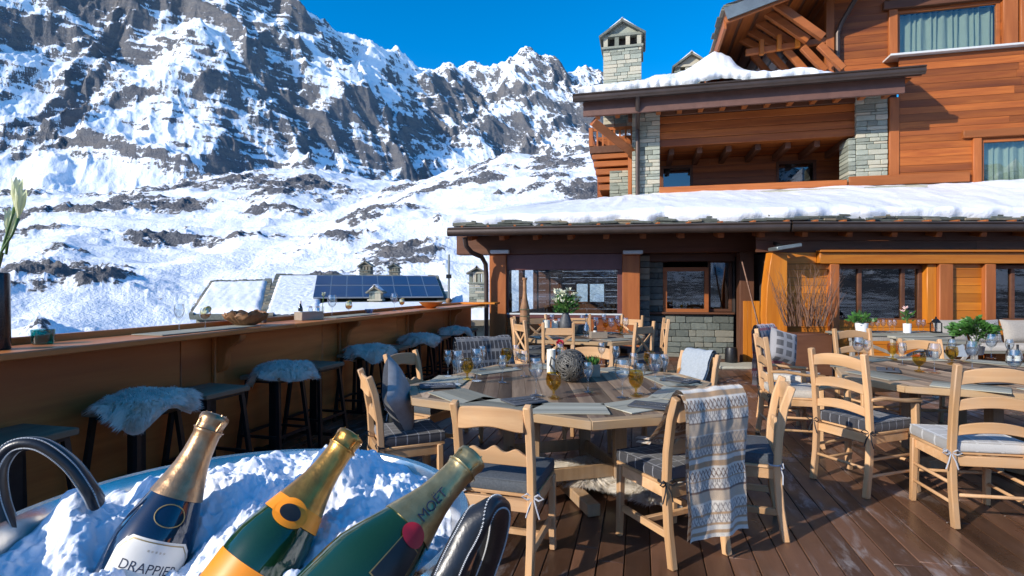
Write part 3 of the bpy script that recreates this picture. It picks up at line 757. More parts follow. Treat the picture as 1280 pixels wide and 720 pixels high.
# right wall of the upper floors
xr0=x3c+.02; xr1=12.0
ztop=hz(FU,1180,66,-.04)
wR=(hx(FU,1226,0),hx(FU,1330,0),zb,hz(FU,1226,174,0))
m=MB(); boards(m,xr0+.2,xr1,zb,ztop,0,.165,[wR],maxlen=3.6); m.build('upper_wall',M['chalet_x'],chalet,FU)
MB().box(xr0,xr0+.2,-.03,.4,zb,ztop-.9).build('corner_post',M['post_z'],chalet,FU,bevel=.01)
MB().box(wR[0]-.16,wR[0],-.05,.1,zb,wR[3]+.03).build('window_post',M['post_z'],chalet,FU,bevel=.01)
MB().box(wR[0]-.36,wR[1]+.3,-.08,.12,wR[3]+.032,wR[3]+.20).build('window_header',M['post_x'],chalet,FU,bevel=.01)
def curtain(fr,x0,x1,z0,z1,y,parent):
    m=MB(); n=int((x1-x0)/.012)
    m.grid(lambda u,v:(lerp(x0,x1,u),y+.03*math.sin(u*(x1-x0)*44+math.sin(u*31)*1.5)+.008*math.sin(u*90+v*5),lerp(z0,z1,v)),n,3,tint=.5)
    m.build('curtain',M['curtain'],parent,smooth=180)
def curtainwin(q,y):
    f=window(FU,*q,y,.07,'post_x','pane'); curtain(FU,q[0]+.05,q[1]-.05,q[2]+.05,q[3]-.05,y+.17,f)
    MB().box(q[0]-.3,q[1]+.3,y+.7,y+.75,q[2]-.2,q[3]+.2).build('room_wall',M['interior'],chalet,FU)
curtainwin(wR,.02)
MB().box(xr0-.02,xr1,-.14,.3,ztop+.004,ztop+.05).build('ledge_flashing',M['whitemetal'],chalet,FU,bevel=.006)
# top storey
yt=.28; xt0=hx(FU,1041,yt); zt0=6.4; zt1=hz(FU,1100,-40,yt)
wT=(hx(FU,1121,yt),hx(FU,1251,yt),hz(FU,1180,68,yt),hz(FU,1180,7,yt))
m=MB(); boards(m,xt0,xr1,zt0,zt1,yt,.165,[wT],maxlen=3.4); m.build('top_wall',M['chalet_x'],chalet,FU)
curtainwin(wT,yt+.02)
for a,b in ((xt0-.16,xt0+.02),):
    MB().box(a,b,yt-.06,yt+.1,zt0,zt1).build('corner_post',M['post_z'],chalet,FU,bevel=.01)
for a,b,c,d in ((wT[0]-.18,wT[0],wT[2]-.05,wT[3]+.9),(wT[1]+.02,wT[1]+.30,wT[2]-.02,wT[3]+.9),(wT[1]+.34,wT[1]+.9,wT[2]-.02,wT[3]+.2)):
    MB().box(a,b,yt-.06,yt+.06,c,d).build('window_post',M['post_z'],chalet,FU,bevel=.01)
MB().box(wT[0]-.3,wT[1]+.5,yt-.10,yt+.05,wT[3]+.01,wT[3]+.2).build('window_header',M['brown_x'],chalet,FU,bevel=.01)
xd,_=hit(FU,1047,50,yt-.1); pts=[(xd,yt-.1,hz(FU,1047,y,yt-.1)) for y in (92,42)]+[(hx(FU,1052,yt-.1),yt-.12,hz(FU,1052,28,yt-.12)),(hx(FU,1072,yt-.4),yt-.4,hz(FU,1072,-6,yt-.4)),(hx(FU,1082,yt-.7),yt-.7,hz(FU,1082,-30,yt-.7))]
MB().tube(pts,.055,10).build('downpipe',M['gutter'],chalet,FU)
# side wall of the top storey and the overhanging main roof on struts
m=MB()
for k in range(16): m.box(xt0-.10,xt0-.06,yt+.1,4.2,zt0-.2+k*.22,zt0-.2+(k+1)*.22-.006)
m.build('side_wall',M['chalet_y'],chalet,FU)
be=-.75; xe=hx(FU,906,be); zE=hz(FU,906,22,be)
xv=hx(FU,1000,be); zV=hz(FU,1000,-14,be); slope=(zV-zE)/(xv-xe)
def rz(x): return zE+(x-xe)*slope
mr=MB(); slab(mr,[(xe,be,rz(xe)+.16),(9.5,be,rz(9.5)+.16),(9.5,6,rz(9.5)+.16),(xe,6,rz(xe)+.16)],.14)
main=mr.build('main_roof',M['brown_y'],chalet,FU)
m=MB(); slab(m,[(xe-.02,be-.05,rz(xe)+.20),(9.5,be-.05,rz(9.5)+.20),(9.5,be-.004,rz(9.5)+.20),(xe-.02,be-.004,rz(xe)+.20)],.27); m.build('verge_flashing',M['greymetal'],main)
m=MB(); slab(m,[(xe,be+.01,rz(xe)+.018),(9.5,be+.01,rz(9.5)+.018),(9.5,be+.09,rz(9.5)+.018),(xe,be+.09,rz(xe)+.018)],.14); m.build('verge_board',M['post_x'],main)
m=MB()
for k in range(3):
    y=be
    while y<6:
        L=random.uniform(.25,.5); o=random.uniform(-.05,.03); m.box(xe-.08+o+.05*k,xe+.6,y,y+L-.01,rz(xe)+.17+.045*k,rz(xe)+.205+.045*k); y+=L
m.build('slate_course',M['stone_dark'],main)
MB().box(xe-.004,xe+.05,be+.1,6,rz(xe)-.22,rz(xe)+.02).build('eave_board',M['post_y'],main)
m=MB(); m.grid(lambda u,v:(lerp(xe+.02,9.5,u),lerp(be,6,v),rz(lerp(xe+.02,9.5,u))+.30+.03*n2(u*20,v*9)),40,20); m.build('snow_cover',M['snow'],main,smooth=180)
m=MB()
for k in range(9): x=lerp(xe+.1,xt0+.8,k/9); m.box(x,x+.27,be+.1,5.5,0,.03) if False else slab(m,[(x,be+.1,rz(x)+.015),(x+.27,be+.1,rz(x+.27)+.015),(x+.27,5.5,rz(x+.27)+.015),(x,5.5,rz(x)+.015)],.02)
m.build('soffit_boards',M['chalet_y'],main)
def pu(px,py,b): x,z=hit(FU,px,py,b); return (x,b,z)
for k in range(5):
    bb=1.0-.34*k
    MB().sweep([pu(905+15.5*k,37-8.5*k,bb),pu(953+19*k,63-4*k,bb+.1)],.13,.17,(0,1,0)).build('strut',M['post_x'],main,bevel=.012)
    MB().sweep([pu(940+21*k,68-3*k,bb+.05),pu(966+22*k,98-3*k,bb+.1)],.12,.15,(0,1,0)).build('strut',M['post_x'],main,bevel=.012)
for px,py in ((974,50),(997,46),(952,56)):
    x,z=hit(FU,px,py,.2); MB().box(x-.05,x+.05,.15,.25,z-.25,z+.12).build('king_post',M['orange_z'],main,bevel=.008)
MB().sweep([pu(932,66,.3),pu(1033,51,.3)],.12,.14,(0,1,0)).build('tie_beam',M['post_x'],main,bevel=.01)
m=MB(); boards(m,xe+.25,xt0,zt0-.3,rz(xe)+.3,4.2,.22); m.build('rear_wall',M['chalet_x'],chalet,FU)
# ---- balcony roof -------------------------------------------------------------
by=-1.02; xl,_=hit(FU,722,124,by); xr,_=hit(FU,1152,90,by)
sl_=math.tan(R(18))
def brf(u,t): return Vector((lerp(xl,xr,u),lerp(by,2.6,t),6.06+lerp(0,3.62,t)*sl_))
m=MB(); slab(m,[brf(0,0),brf(1,0),brf(1,1),brf(0,1)],.12); br=m.build('balcony_roof',M['brown_x'],chalet,FU)
m=MB(); 
for lay in range(3):
    x=xl
    while x<xr:
        L=random.uniform(.2,.5); o=random.uniform(-.05,.05)+.04*lay; a=min(x+L,xr)
        slab(m,[(x,by+o,6.07+.035*lay),(a-.01,by+o,6.07+.035*lay+random.uniform(-.01,.01)),(a-.01,by+.6,6.26+.035*lay),(x,by+.6,6.26+.035*lay)],.028); x+=L
m.build('slate_course',M['stone'],br)
def bsn(u,t):
    p=brf(u,t); pk=math.exp(-((u-.455)/.075)**2)*.55+.16*math.exp(-((u-.30)/.2)**2)
    fade=min(1,max(0,(.84-u)/.14))
    return p+Vector((0,0,(.02+pk*min(1,t*3.2))*fade-.26*(1-fade)))
snowcap(lambda u,t:bsn(u*.85,t),160,26,.24,.05,8.1,wav=.12).build('snow_cover',M['snow'],br,smooth=180)
m=MB(); m.tube([(xl-.1,by-.1,5.99),(xr+.02,by-.1,5.99)],.085,12,.4,flat=.8); m.tube([(xl-.1,by-.16,6.06),(xr+.02,by-.16,6.06)],.022,8,.5); m.box(xl-.06,xr,by-.03,by+.02,5.92,6.05)
m.build('gutter',M['gutter'],br)
MB().box(xl+.12,xr-.25,by+.12,by+.2,5.62,6.0).build('fascia',M['fascia'],br,bevel=.006)
m=MB()
for k in range(6): m.box(xl+.1,xr-.1,by+.2+k*.17,by+.2+(k+1)*.17-.004,5.93,5.955)
m.build('soffit_boards',M['chalet_x'],br)
for k in range(14):
    x=lerp(xl+.4,xr-.3,k/13); MB().box(x-.06,x+.06,by+.202,.04,5.80,5.925).build('rafter',M['post_y'],br,bevel=.008)
m=MB(); xd=hx(FU,797,by); m.tube([(xd,by-.05,5.95),(xd,by+.1,5.7),(hx(FU,797,-.12),-.12,5.45),(hx(FU,797,-.12),-.12,zb)],.055,10); m.build('downpipe',M['gutter'],br)
# left return: diagonal strut, side balcony with balusters on corbels
MB().sweep([(hx(FU,741,-.75),-.75,hz(FU,741,152,-.75)),(hx(FU,797,.2),.2,hz(FU,797,196,.2))],.14,.2,(.25,1,0)).build('strut',M['post_x'],chalet,FU,bevel=.01)
MB().box(hx(FU,785,.25),hx(FU,790,.25),.2,.4,zb,hz(FU,788,190,.25)).build('post',M['post_z'],chalet,FU,bevel=.01)
xs0,xs1=hx(FU,737,1.4),hx(FU,800,1.4)
m=MB(); m.box(xs0,xs1,1.4,3.4,hz(FU,737,192,1.4),hz(FU,737,183,1.4)); bal=m.build('side_balcony',M['brown_y'],chalet,FU,bevel=.01)
zf=hz(FU,737,183,1.4)
m=MB(); m.box(xs0,xs1,1.40,1.46,zf+.42,zf+.50); m.box(xs0,xs0+.06,1.46,3.4,zf+.42,zf+.50)
for k in range(9): x=lerp(xs0+.03,xs1-.1,k/8); m.box(x,x+.05,1.41,1.45,zf,zf+.42)
for k in range(12): y=lerp(1.55,3.3,k/11); m.box(xs0+.01,xs0+.05,y,y+.05,zf,zf+.42)
m.box(xs0-.02,xs0+.09,1.38,1.5,zf,6.0); m.build('balustrade',M['post_z'],bal)
for k in range(5):
    zz=zf-.20-k*.22; MB().box(xs0+.06+.05*k,xs1,1.45,3.3,zz-.16,zz).build('corbel_beam',M['post_x'],bal,bevel=.015)
m=MB(); boards(m,hx(FU,744,1.6),xs1,zb-.2,6.0,2.4,.2); m.build('side_wall',M['chalet_x'],chalet,FU)
m=MB(); stones(m,hx(FU,762,1.2),hx(FU,786,1.2),1.2,1.6,3.3,hz(FU,775,213,1.2),.06,.13,.15,.35); m.build('stone_pier',M['stone'],chalet,FU,bevel=.006)
# ---- chimneys -------------------------------------------------------------------
def chimney(name,par,fr,cx,cy,z0,w,zs,zo,zg,snow=True,mat='stone',cat=None):
    """shaft to zs, vent openings to zo, gable top at zg"""
    h=w/2; m=MB(); stones(m,cx-h,cx+h,cy-h,cy+h,z0,zs,.07,.16,.16,.42)
    root=m.build(name,M[mat],par,fr,bevel=.008)
    c=MB(); c.box(cx-h-.05,cx+h+.05,cy-h-.05,cy+h+.05,zs,zs+.06)
    for a in (-1,-.33,.33,1):
        for b in (-1,1):
            xx=cx+a*(h-.07); yy=cy+b*(h-.07); c.box(xx-.06,xx+.06,yy-.07,yy+.07,zs+.06,zo)
            if abs(a)<1: continue
        c.box(cx+a*(h-.07)-.06,cx+a*(h-.07)+.06,cy-.05,cy+.05,zs+.06,zo) if abs(a)==1 else None
    c.box(cx-h-.03,cx+h+.03,cy-h-.03,cy+h+.03,zo,zo+.07)
    X=fr if False else None
    gv=[(cx-h+.02,zo+.07),(cx+h-.02,zo+.07),(cx,zg-.08)]
    vs=[(x,cy-h+.04,z) for x,z in gv]+[(x,cy+h-.04,z) for x,z in gv]
    c.add(vs,[(0,1,2),(5,4,3),(0,3,4,1),(1,4,5,2),(2,5,3,0)])
    c.build('chimney_cap',M[mat],root)
    i=MB(); i.box(cx-h+.18,cx+h-.18,cy-h+.18,cy+h-.18,zs+.06,zo); i.build('flue',M['interior'],root)
    r=MB()
    for s in (-1,1):
        slab(r,[(cx+s*(h+.12),cy-h-.12,zo+.02),(cx+s*(h+.12),cy+h+.12,zo+.02),(cx-s*.02,cy+h+.12,zg),(cx-s*.02,cy-h-.12,zg)],.06)
    r.build('cap_slates',M['stone_dark'],root)
    if snow:
        r=MB()
        for s in (-1,1):
            slab(r,[(cx+s*(h+.02),cy-h-.08,zo+.09),(cx+s*(h+.02),cy+h+.08,zo+.09),(cx-s*.01,cy+h+.08,zg+.05),(cx-s*.01,cy-h-.08,zg+.05)],.06)
        r.build('snow_cover',M['snow'],root,smooth=180)
    return root
cy=2.2; xa,xb=hx(FU,754,cy),hx(FU,802,cy)
chimney('chimney',br,I4,(xa+xb)/2,cy+(xb-xa)/2,6.3,xb-xa,hz(FU,778,60,cy),hz(FU,778,45,cy),hz(FU,778,25,cy),snow=True)
cy=4.3; xa,xb=hx(FU,845,cy),hx(FU,884,cy)
chimney('chimney',main,I4,(xa+xb)/2,cy+(xb-xa)/2,6.0,xb-xa,hz(FU,864,90,cy),hz(FU,864,83,cy),hz(FU,864,66,cy),snow=True)
# body behind the balcony so that nothing is open from another side
m=MB(); m.box(x0c+.2,xr1,2.45,7,0.2,6.3); m.build('rear_body',M['chalet_x'],chalet,FU)
# ---------------------------------------------------------------- deck, bar counter, stools
BARw=T(-3.2,0,0)@RZ(R(-13.24))
m=MB(); x=-.36; 
while x<16:
    w_=random.uniform(.135,.15); y=-3.5+random.uniform(-2,0)
    while y<13.5:
        L=random.uniform(2.2,4.6); m.box(x,x+w_-.006,y,y+L-.004,-.04+random.uniform(-.0015,.0015),random.uniform(-.0015,.0015)); y+=L
    x+=w_
m.build('deck',M['deck'],None,BARw,bevel=.003)['kind']='structure'
m=MB()
for k in range(16): m.box(-.36,15,-4+k*1.15,-3.85+k*1.15,-.2,-.05)
m.box(-.5,15,-4.5,14,-.6,-.21); m.build('deck_substructure',M['brown_x'],None,BARw)['kind']='structure'
bar=thing('bar_counter','long orange wood bar counter with curved brackets along the terrace edge','bar counter',mat=BARw)
m=MB(); m.box(-.42,0,-1.5,5.2,1.128,1.17,.35); m.box(-.42,.003,5.203,11.55,1.128,1.17,.6); m.build('counter_top',M['bar_y'],bar,bevel=.008)
MB().box(-.46,-.422,-1.5,11.6,1.0,1.212).build('parapet_board',M['bar_y'],bar,bevel=.006)
m=MB(); y=-1.5
while y<11.5:
    m.box(-.34,-.30,y,min(y+1.9,11.55)-.006,.02,1.126); y+=1.9
m.build('front_panel',M['bar_y'],bar,bevel=.004)
MB().box(-.5,-.44,-1.5,11.6,-.4,1.0).build('outer_cladding',M['chalet_y'],bar)
for yy in (.8,2.66,4.55,6.45,8.35,10.2):
    m=MB(); m.box(-.298,-.26,yy-.05,yy+.05,.02,1.126)
    out=[(-.26,1.126),(-.03,1.126)]+[(-.26+.20*math.cos(a)*1.0+.03*math.sin(2*a),.80+.29*math.sin(a)) for a in [math.pi/2*(1-k/7)*.9 for k in range(8)]]+[(-.26,.72)]
    out=[(-.258,1.126),(-.03,1.126),(-.035,1.09),(-.06,1.06),(-.10,1.045),(-.15,1.01),(-.175,.95),(-.18,.88),(-.205,.83),(-.258,.80)]
    m.prism(out[::-1],-.035,.035,X=T(0,yy,0)@RX(R(90)))
    m.build('bracket',M['bar_z'],bar,bevel=.006)
# return of the counter at the far end, catching the sun beside the post
MB().box(-.46,.30,11.2,11.62,1.172,1.21).build('end_shelf',M['orange_x'],bar,bevel=.006)
def stool_proto():
    r=thing('bar_stool','','bar stool')
    MB().box(-.20,.20,-.20,.20,.712,.75).build('seat',M['stool_top'],r,bevel=.006)
    MB().box(-.17,.17,-.17,.17,.69,.711).build('seat_frame',M['black_metal'],r)
    for sx in (-1,1):
        for sy in (-1,1):
            MB().sweep([(sx*.155,sy*.155,.70),(sx*.215,sy*.215,0)],.03,.03,(1,0,0)).build('leg',M['black_metal'],r)
    m=MB(); q=.198
    for a,b in (((-q,-q),(q,-q)),((q,-q),(q,q)),((q,q),(-q,q)),((-q,q),(-q,-q))): m.beam((*a,.24),(*b,.24),.022,.022)
    m.build('footrest',M['black_metal'],r); 
    m=MB(); m.box(-.035,.035,-.035,.035,.05,.69); m.box(-.205,.205,-.02,.02,.05,.08); m.build('centre_post',M['black_metal'],r)
    return r
def fur_proto(seed):
    rnd=random.Random(seed); m=MB()
    rx,ry=.285,.245
    def surf(a,q):
        # polar lobe outline; drapes over the seat edge
        lob=1+.07*math.sin(3*a+seed)+.06*math.sin(5*a+seed*2.3)
        x=rx*q*lob*math.cos(a); y=ry*q*lob*math.sin(a)
        ex=max(abs(x)-.19,0); ey=max(abs(y)-.19,0); e=math.hypot(ex,ey)
        z=.785-e*.95+.02*(1-q*q)+.024*n2(x*9+seed,y*9,2)+.012*math.cos(q*2)
        k=1-.35*min(1,e/.12); 
        return Vector((x*(1-.25*min(1,e/.15)),y*(1-.25*min(1,e/.15)),z))
    m.grid(lambda u,v: surf(u*2*math.pi,.02+v*1.06),48,16,tint=.5)
    m.grid(lambda u,v: surf(-u*2*math.pi,.02+v*1.06)*1.0-Vector((0,0,.016)),48,16,tint=.4)
    for k in range(9000):
        a=rnd.random()*2*math.pi; q=math.sqrt(rnd.random())*1.07
        p=surf(a,q); e=.01; p1=surf(a+e/max(q,.1),q); p2=surf(a,q+e)
        n=(p2-p).cross(p1-p)
        if n.length<1e-9: continue
        n.normalize(); n=n if n.z>-.2 else -n
        if n.z<0 and q<.6: n=-n
        out=Vector((math.cos(a+.6*math.sin(9*a+q*7)),math.sin(a+.6*math.sin(7*a+q*9)),0))
        cl=Vector((n2(p.x*26+seed,p.y*26,2),n2(p.x*26,p.y*26+seed+9,2),0))*1.1
        L=rnd.uniform(.04,.075)
        d=(n*.75+out*(.35+.5*q)+cl+Vector((rnd.uniform(-.3,.3),rnd.uniform(-.3,.3),rnd.uniform(-.2,.1)))).normalized()
        w=n.cross(d); w=(w.normalized() if w.length>1e-5 else Vector((1,0,0)))*rnd.uniform(.0018,.0036)
        mid=p+d*L*.55; tip=p+d*L*.8+Vector((0,0,-.35*L))+out*L*.25
        m.add([p-w,p+w,mid+w*.8,mid-w*.8,tip],[(0,1,2,3),(3,2,4)],rnd.random())
    return m.mesh('sheepskin',smooth=180)
furm=[fur_proto(1.3),fur_proto(4.1)]
for f in furm: f.materials.append(M['fur'])
BA=math.tan(R(13.24))
def barpt(x0,Y,z=0): return Vector((x0+BA*Y,Y,z))
ST=[(2.78,0,'bare dark stool at the near end of the bar, below the black vase'),
    (3.48,1,'stool under the largest sheepskin, just beyond the first bare stool'),
    (4.06,0,'bare wooden stool between the two nearest sheepskin stools'),
    (4.80,1,'stool under the second nearest white sheepskin along the bar'),
    (5.40,0,'bare wooden stool between the second and third sheepskin stools'),
    (6.28,1,'stool under the white sheepskin behind the cushioned pine chair'),
    (7.02,0,'bare stool half hidden just beyond the third sheepskin'),
    (7.78,1,'stool under the fourth sheepskin, below the orange bowl'),
    (8.50,0,'bare stool between the two farthest sheepskins'),
    (9.20,1,'stool under the farthest white sheepskin'),
    (10.0,0,'farthest bare stool, beside the wooden corner post')]
FL_=['','large white sheepskin draped over the nearest covered bar stool','white sheepskin hanging over the second covered stool, behind the dark bottle necks','white sheepskin on the stool behind the charcoal pillow','white sheepskin on the fourth covered stool along the bar','white sheepskin on the farthest covered stool, near the corner post']
sp=None; nf=0
for i,(Y,fur,lab) in enumerate(ST):
    p=barpt(-3.22,Y); rz_=R(-13.24+random.uniform(-5,5))
    if sp is None:
        sp=stool_proto(); sp.location=p; sp.rotation_euler=(0,0,rz_); sp['label']=lab; sp['group']='bar stools along the counter'
    else: dup(sp,p,rz_,lab)
    if fur:
        nf+=1; o=link('sheepskin',furm[nf%2]); o.location=p+Vector((.09,-.02,.012)); o.rotation_euler=(0,0,rz_+nf*1.9); s=1.0; o.scale=(s,s,1)
        tag(o,FL_[nf],'sheepskin','sheepskins on the bar stools')
# ---------------------------------------------------------------- chairs
def bow(m,p,s=1,axis=1):
    x,y,z=p
    for k in (-1,1):
        m.tube([(x,y,z),(x+k*.03*s,y-.012,z+.022*s),(x+k*.055*s,y-.015,z+.004),(x+k*.03*s,y-.01,z-.01),(x,y,z)],.0045,5)
        m.tube([(x,y,z),(x+k*.02*s,y-.014,z-.05*s),(x+k*.035*s,y-.012,z-.10*s)],.0042,5)
def cushion(par,w,d,z,th,mat,tie='ribbon',ties=True,y0=0):
    m=MB(); n=10
    def top(u,v):
        x=lerp(-w/2,w/2,u); y=lerp(-d/2,d/2,v)+y0
        e=min(u,1-u,v,1-v)*2; return Vector((x,y,z+th*(.86+.14*min(1,e*3)**.5)))
    m.grid(top,n,n,tint=.5); zb_=z+.002
    for (f) in (lambda u,v:Vector((lerp(-w/2,w/2,u),-d/2+y0-.006*math.sin(v*math.pi),lerp(zb_,z+th*.86,v))),
                lambda u,v:Vector((w/2+.006*math.sin(v*math.pi),lerp(-d/2,d/2,u)+y0,lerp(zb_,z+th*.86,v))),
                lambda u,v:Vector((lerp(w/2,-w/2,u),d/2+y0+.006*math.sin(v*math.pi),lerp(zb_,z+th*.86,v))),
                lambda u,v:Vector((-w/2-.006*math.sin(v*math.pi),lerp(d/2,-d/2,u)+y0,lerp(zb_,z+th*.86,v)))):
        m.grid(f,n,4,tint=.5)
    m.add([(-w/2,-d/2+y0,zb_),(w/2,-d/2+y0,zb_),(w/2,d/2+y0,zb_),(-w/2,d/2+y0,zb_)],[(3,2,1,0)],.5)
    c=m.build('seat_cushion',mat,par,smooth=60)
    p=MB(); q=z+th*.86
    p.tube([(-w/2,-d/2+y0,q),(w/2,-d/2+y0,q),(w/2,d/2+y0,q),(-w/2,d/2+y0,q)],.005,6,closed=True); p.build('piping',mat,c)
    if ties:
        for sx in (-1,1):
            t=MB(); bow(t,(sx*(w/2+.0),-d/2-.035+y0,z+.0)); t.tube([(sx*w/2+.022*math.cos(a),-d/2-.005+y0+.03*math.sin(a),z+.004) for a in [k*math.pi/5 for k in range(10)]],.005,5,closed=True)
            t.build('tie',M[tie],c)
    return c
def chair(kind,name='dining_chair',cush=None,tie='ribbon',arms=False):
    r=thing(name,'','chair')
    S={'solid':(.43,.41,.92,.44),'cross':(.43,.41,1.05,.46),'ladder':(.47,.43,1.03,.455)}[kind]
    w,d,h,sz=S; px=w/2-.02
    for sx in (-1,1):
        x=sx*px
        if kind=='solid': pts=[(x,-.255,0),(x,-.222,.2),(x,-.205,sz),(x,-.215,.62),(x,-.245,.8),(x,-.285,h)]
        elif kind=='cross': pts=[(x,-.235,0),(x,-.215,.25),(x,-.205,sz),(x,-.225,.8),(x,-.255,h)]
        else: pts=[(x,-.255,0),(x,-.225,.22),(x,-.212,sz),(x,-.235,.75),(x,-.275,h)]
        MB().sweep(pts,.040,.046,(1,0,0)).build('rear_leg',M['pine_z'],r,bevel=.006)
        if arms: MB().sweep([(sx*(w/2+.03),.19,.66),(sx*(w/2+.03),.20,.40),(sx*(w/2+.025),.195,.1),(sx*(w/2+.03),.215,0)],.042,.042,(1,0,0)).build('front_leg',M['pine_z'],r,bevel=.006)
        else: MB().sweep([(x+sx*.01,.19,sz-.005),(x+sx*.012,.195,.15),(x+sx*.015,.20,0)],.042,.042,(1,0,0),taper=(1,.85)).build('front_leg',M['pine_z'],r,bevel=.006)
    m=MB(); m.box(-px,px,-.22,-.19,sz-.075,sz-.012); m.box(-px,px,.175,.205,sz-.075,sz-.012)
    for sx in (-1,1): m.box(sx*px-.013,sx*px+.013,-.19,.175,sz-.075,sz-.012)
    m.box(-w/2,w/2,-.185,.225,sz-.011,sz+.008); m.build('seat',M['pine_x'],r,bevel=.004)
    if kind=='solid':
        MB().board(-px+.018,px-.018,lambda u:h-.012-.016*(2*u-1)**2,lambda u:h-.125+.012*math.cos((u-.5)*math.pi*2),lambda u:-.272-.02*math.sin(u*math.pi),.022).build('top_rail',M['pine_x'],r,bevel=.005)
        MB().board(-px+.018,px-.018,lambda u:.665+.012*math.cos((u-.5)*2*math.pi*3)+.016*(1-abs(2*u-1)),lambda u:.60,lambda u:-.218,.02,n=28).build('lower_rail',M['pine_x'],r,bevel=.003)
    elif kind=='cross':
        MB().board(-px+.018,px-.018,lambda u:h-.07,lambda u:h-.165,lambda u:-.242,.022).build('top_rail',M['pine_x'],r,bevel=.005)
        MB().board(-px+.018,px-.018,lambda u:.62,lambda u:.565,lambda u:-.214,.02).build('lower_rail',M['pine_x'],r,bevel=.004)
        m=MB()
        for s in (-1,1): m.sweep([(-s*(px-.02),-.215+.004*s,.615),(0,-.225+.004*s,.75),(s*(px-.02),-.236+.004*s,h-.16)],.016,.034,(0,1,0))
        m.build('cross_brace',M['pine_z'],r,bevel=.003)
    else:
        for k,(zt,hh) in enumerate(((h-.02,.10),(h-.20,.085),(h-.365,.08))):
            yy=lerp(-.235,-.268,(zt-.75)/.28)
            MB().board(-px+.018,px-.018,lambda u:zt-.032*(2*u-1)**2,lambda u:zt-hh-.012*(2*u-1)**2+.012*math.sin(u*math.pi)-.0,lambda u:yy-.012*math.sin(u*math.pi),.018,n=18).build('back_slat',M['pine_x'],r,bevel=.004)
    m=MB()
    for sx in (-1,1):
        if kind=='ladder':
            for zz in (.15,.27): m.tube([(sx*(px+.005),-.225,zz),(sx*(px+.015),.195,zz)],.012,8)
        else: m.box(sx*px-.012,sx*px+.012,-.215,.185,.15,.19)
    if kind=='ladder':
        for yy,zz in ((.2,.22),(-.225,.2)): m.tube([(-px,yy,zz),(px,yy,zz)],.012,8)
    else: m.box(-px+.012,px-.012,-.02,.01,.155,.185)
    m.build('stretchers',M['pine_y'],r,bevel=.003)
    if arms:
        for sx in (-1,1):
            MB().sweep([(sx*(px+.005),-.225,.70),(sx*(px+.02),-.1,.705),(sx*(w/2+.035),.06,.685),(sx*(w/2+.035),.235,.675)],.05,.026,(1,0,0)).build('armrest',M['pine_y'],r,bevel=.008)
    if cush: cushion(r,w-.015,d-.0,sz+.009,.07 if kind!='ladder' else .075,M[cush],tie,y0=.02)
    return r
def place(r,x,y,fx,fy,label,group):
    r.location=(x,y,0); r.rotation_euler=(0,0,face(fx,fy)); r['label']=label; r['group']=group; return r
def frompost(xc,yc,fx,fy,back=.25):
    n=math.hypot(fx,fy); return xc+fx/n*back, yc+fy/n*back
G1='solid-back pine chairs around the near round table'
def put(kind,xc,yc,fx,fy,label,group,cush=None,tie='ribbon',arms=False):
    x,y=frompost(xc,yc,fx,fy); return place(chair(kind,cush=cush,tie=tie,arms=arms),x,y,fx,fy,label,group)
cA=put('solid',-.10,2.76,.30,.95,'pine chair with grey felt cushion, its back to the camera, right of the bottles',G1,'felt','palerib')
cB=put('solid',-.98,3.74,.92,.40,'pine chair with charcoal plaid cushion holding a dark pillow, left of the round table',G1,'plaid')
cC=put('solid',-.98,4.92,.86,-.5,'pine chair with grey cushion behind the one with the pillow',G1,'felt','palerib')
cD=put('solid',1.03,2.98,-.42,.91,'pine chair with plaid cushion and the knitted blanket over its back',G1,'plaid')
cE=put('solid',1.68,3.40,-.94,.33,'pine chair with grey cushion seen side on, right of the blanket',G1,'felt','palerib')
cF=put('solid',1.66,4.86,-.87,-.5,'pine chair with a pale grey shawl, at the right rear of the round table',G1,'felt')
cG=put('solid',.80,5.45,-.25,-.97,'pine chair on the far side of the round table, behind the wicker lantern',G1,'felt')
cH=put('solid',-.30,5.75,.42,-.9,'pine chair under a dark patterned throw at the rear left of the round table',G1,'plaid')
G2='ladder-back pine chairs around the right-hand table'
put('ladder',2.45,4.08,.93,.36,'ladder-back armchair with plaid cushion, left front of the right-hand table',G2,'plaid','ribbon',True)
put('ladder',2.98,3.36,.17,.98,'ladder-back chair with beige patterned cushion, cut off by the right edge',G2,'beigeplaid','palerib')
put('ladder',2.50,5.42,.97,-.22,'ladder-back armchair seen side on at the far left of the right-hand table',G2,'beige','ribbon',True)
put('ladder',3.02,6.42,.62,-.78,'ladder-back chair carrying the nordic throw, in front of the twigs',G2,'beige')
put('ladder',3.95,6.30,.10,-1,'ladder-back chair on the far side of the right-hand table, nearest the twigs',G2,'beige')
put('solid',4.62,6.15,-.25,-.97,'plain-back pine chair on the far side of the right-hand table, before the trestle table',G2,'beige')
G3='cross-back pine chairs around the rear table'
put('cross',.60+.0,7.05,.10,1,'cross-back chair at the near side of the rear table, facing the porch window',G3,'felt')
put('cross',.10,7.75,.80,.35,'cross-back chair at the left front of the rear table',G3,'felt')
put('cross',.02,8.5,.97,-.1,'cross-back chair at the left rear of the rear table',G3,'felt')
put('cross',1.78,7.28,-.62,.75,'cross-back chair in shade at the right front of the rear table',G3,'felt')
put('cross',2.28,8.05,-1,.12,'cross-back chair seen edge on at the right of the rear table',G3,'felt')
put('cross',2.0,9.05,-.7,-.7,'cross-back chair at the right rear of the rear table, before the hatch',G3,'felt')
put('cross',1.15,9.4,-.05,-1,'cross-back chair at the back of the rear table, under the porch window',G3,'felt')
put('cross',.40,9.25,.4,-.9,'cross-back chair behind the candles of the rear table',G3,'felt')
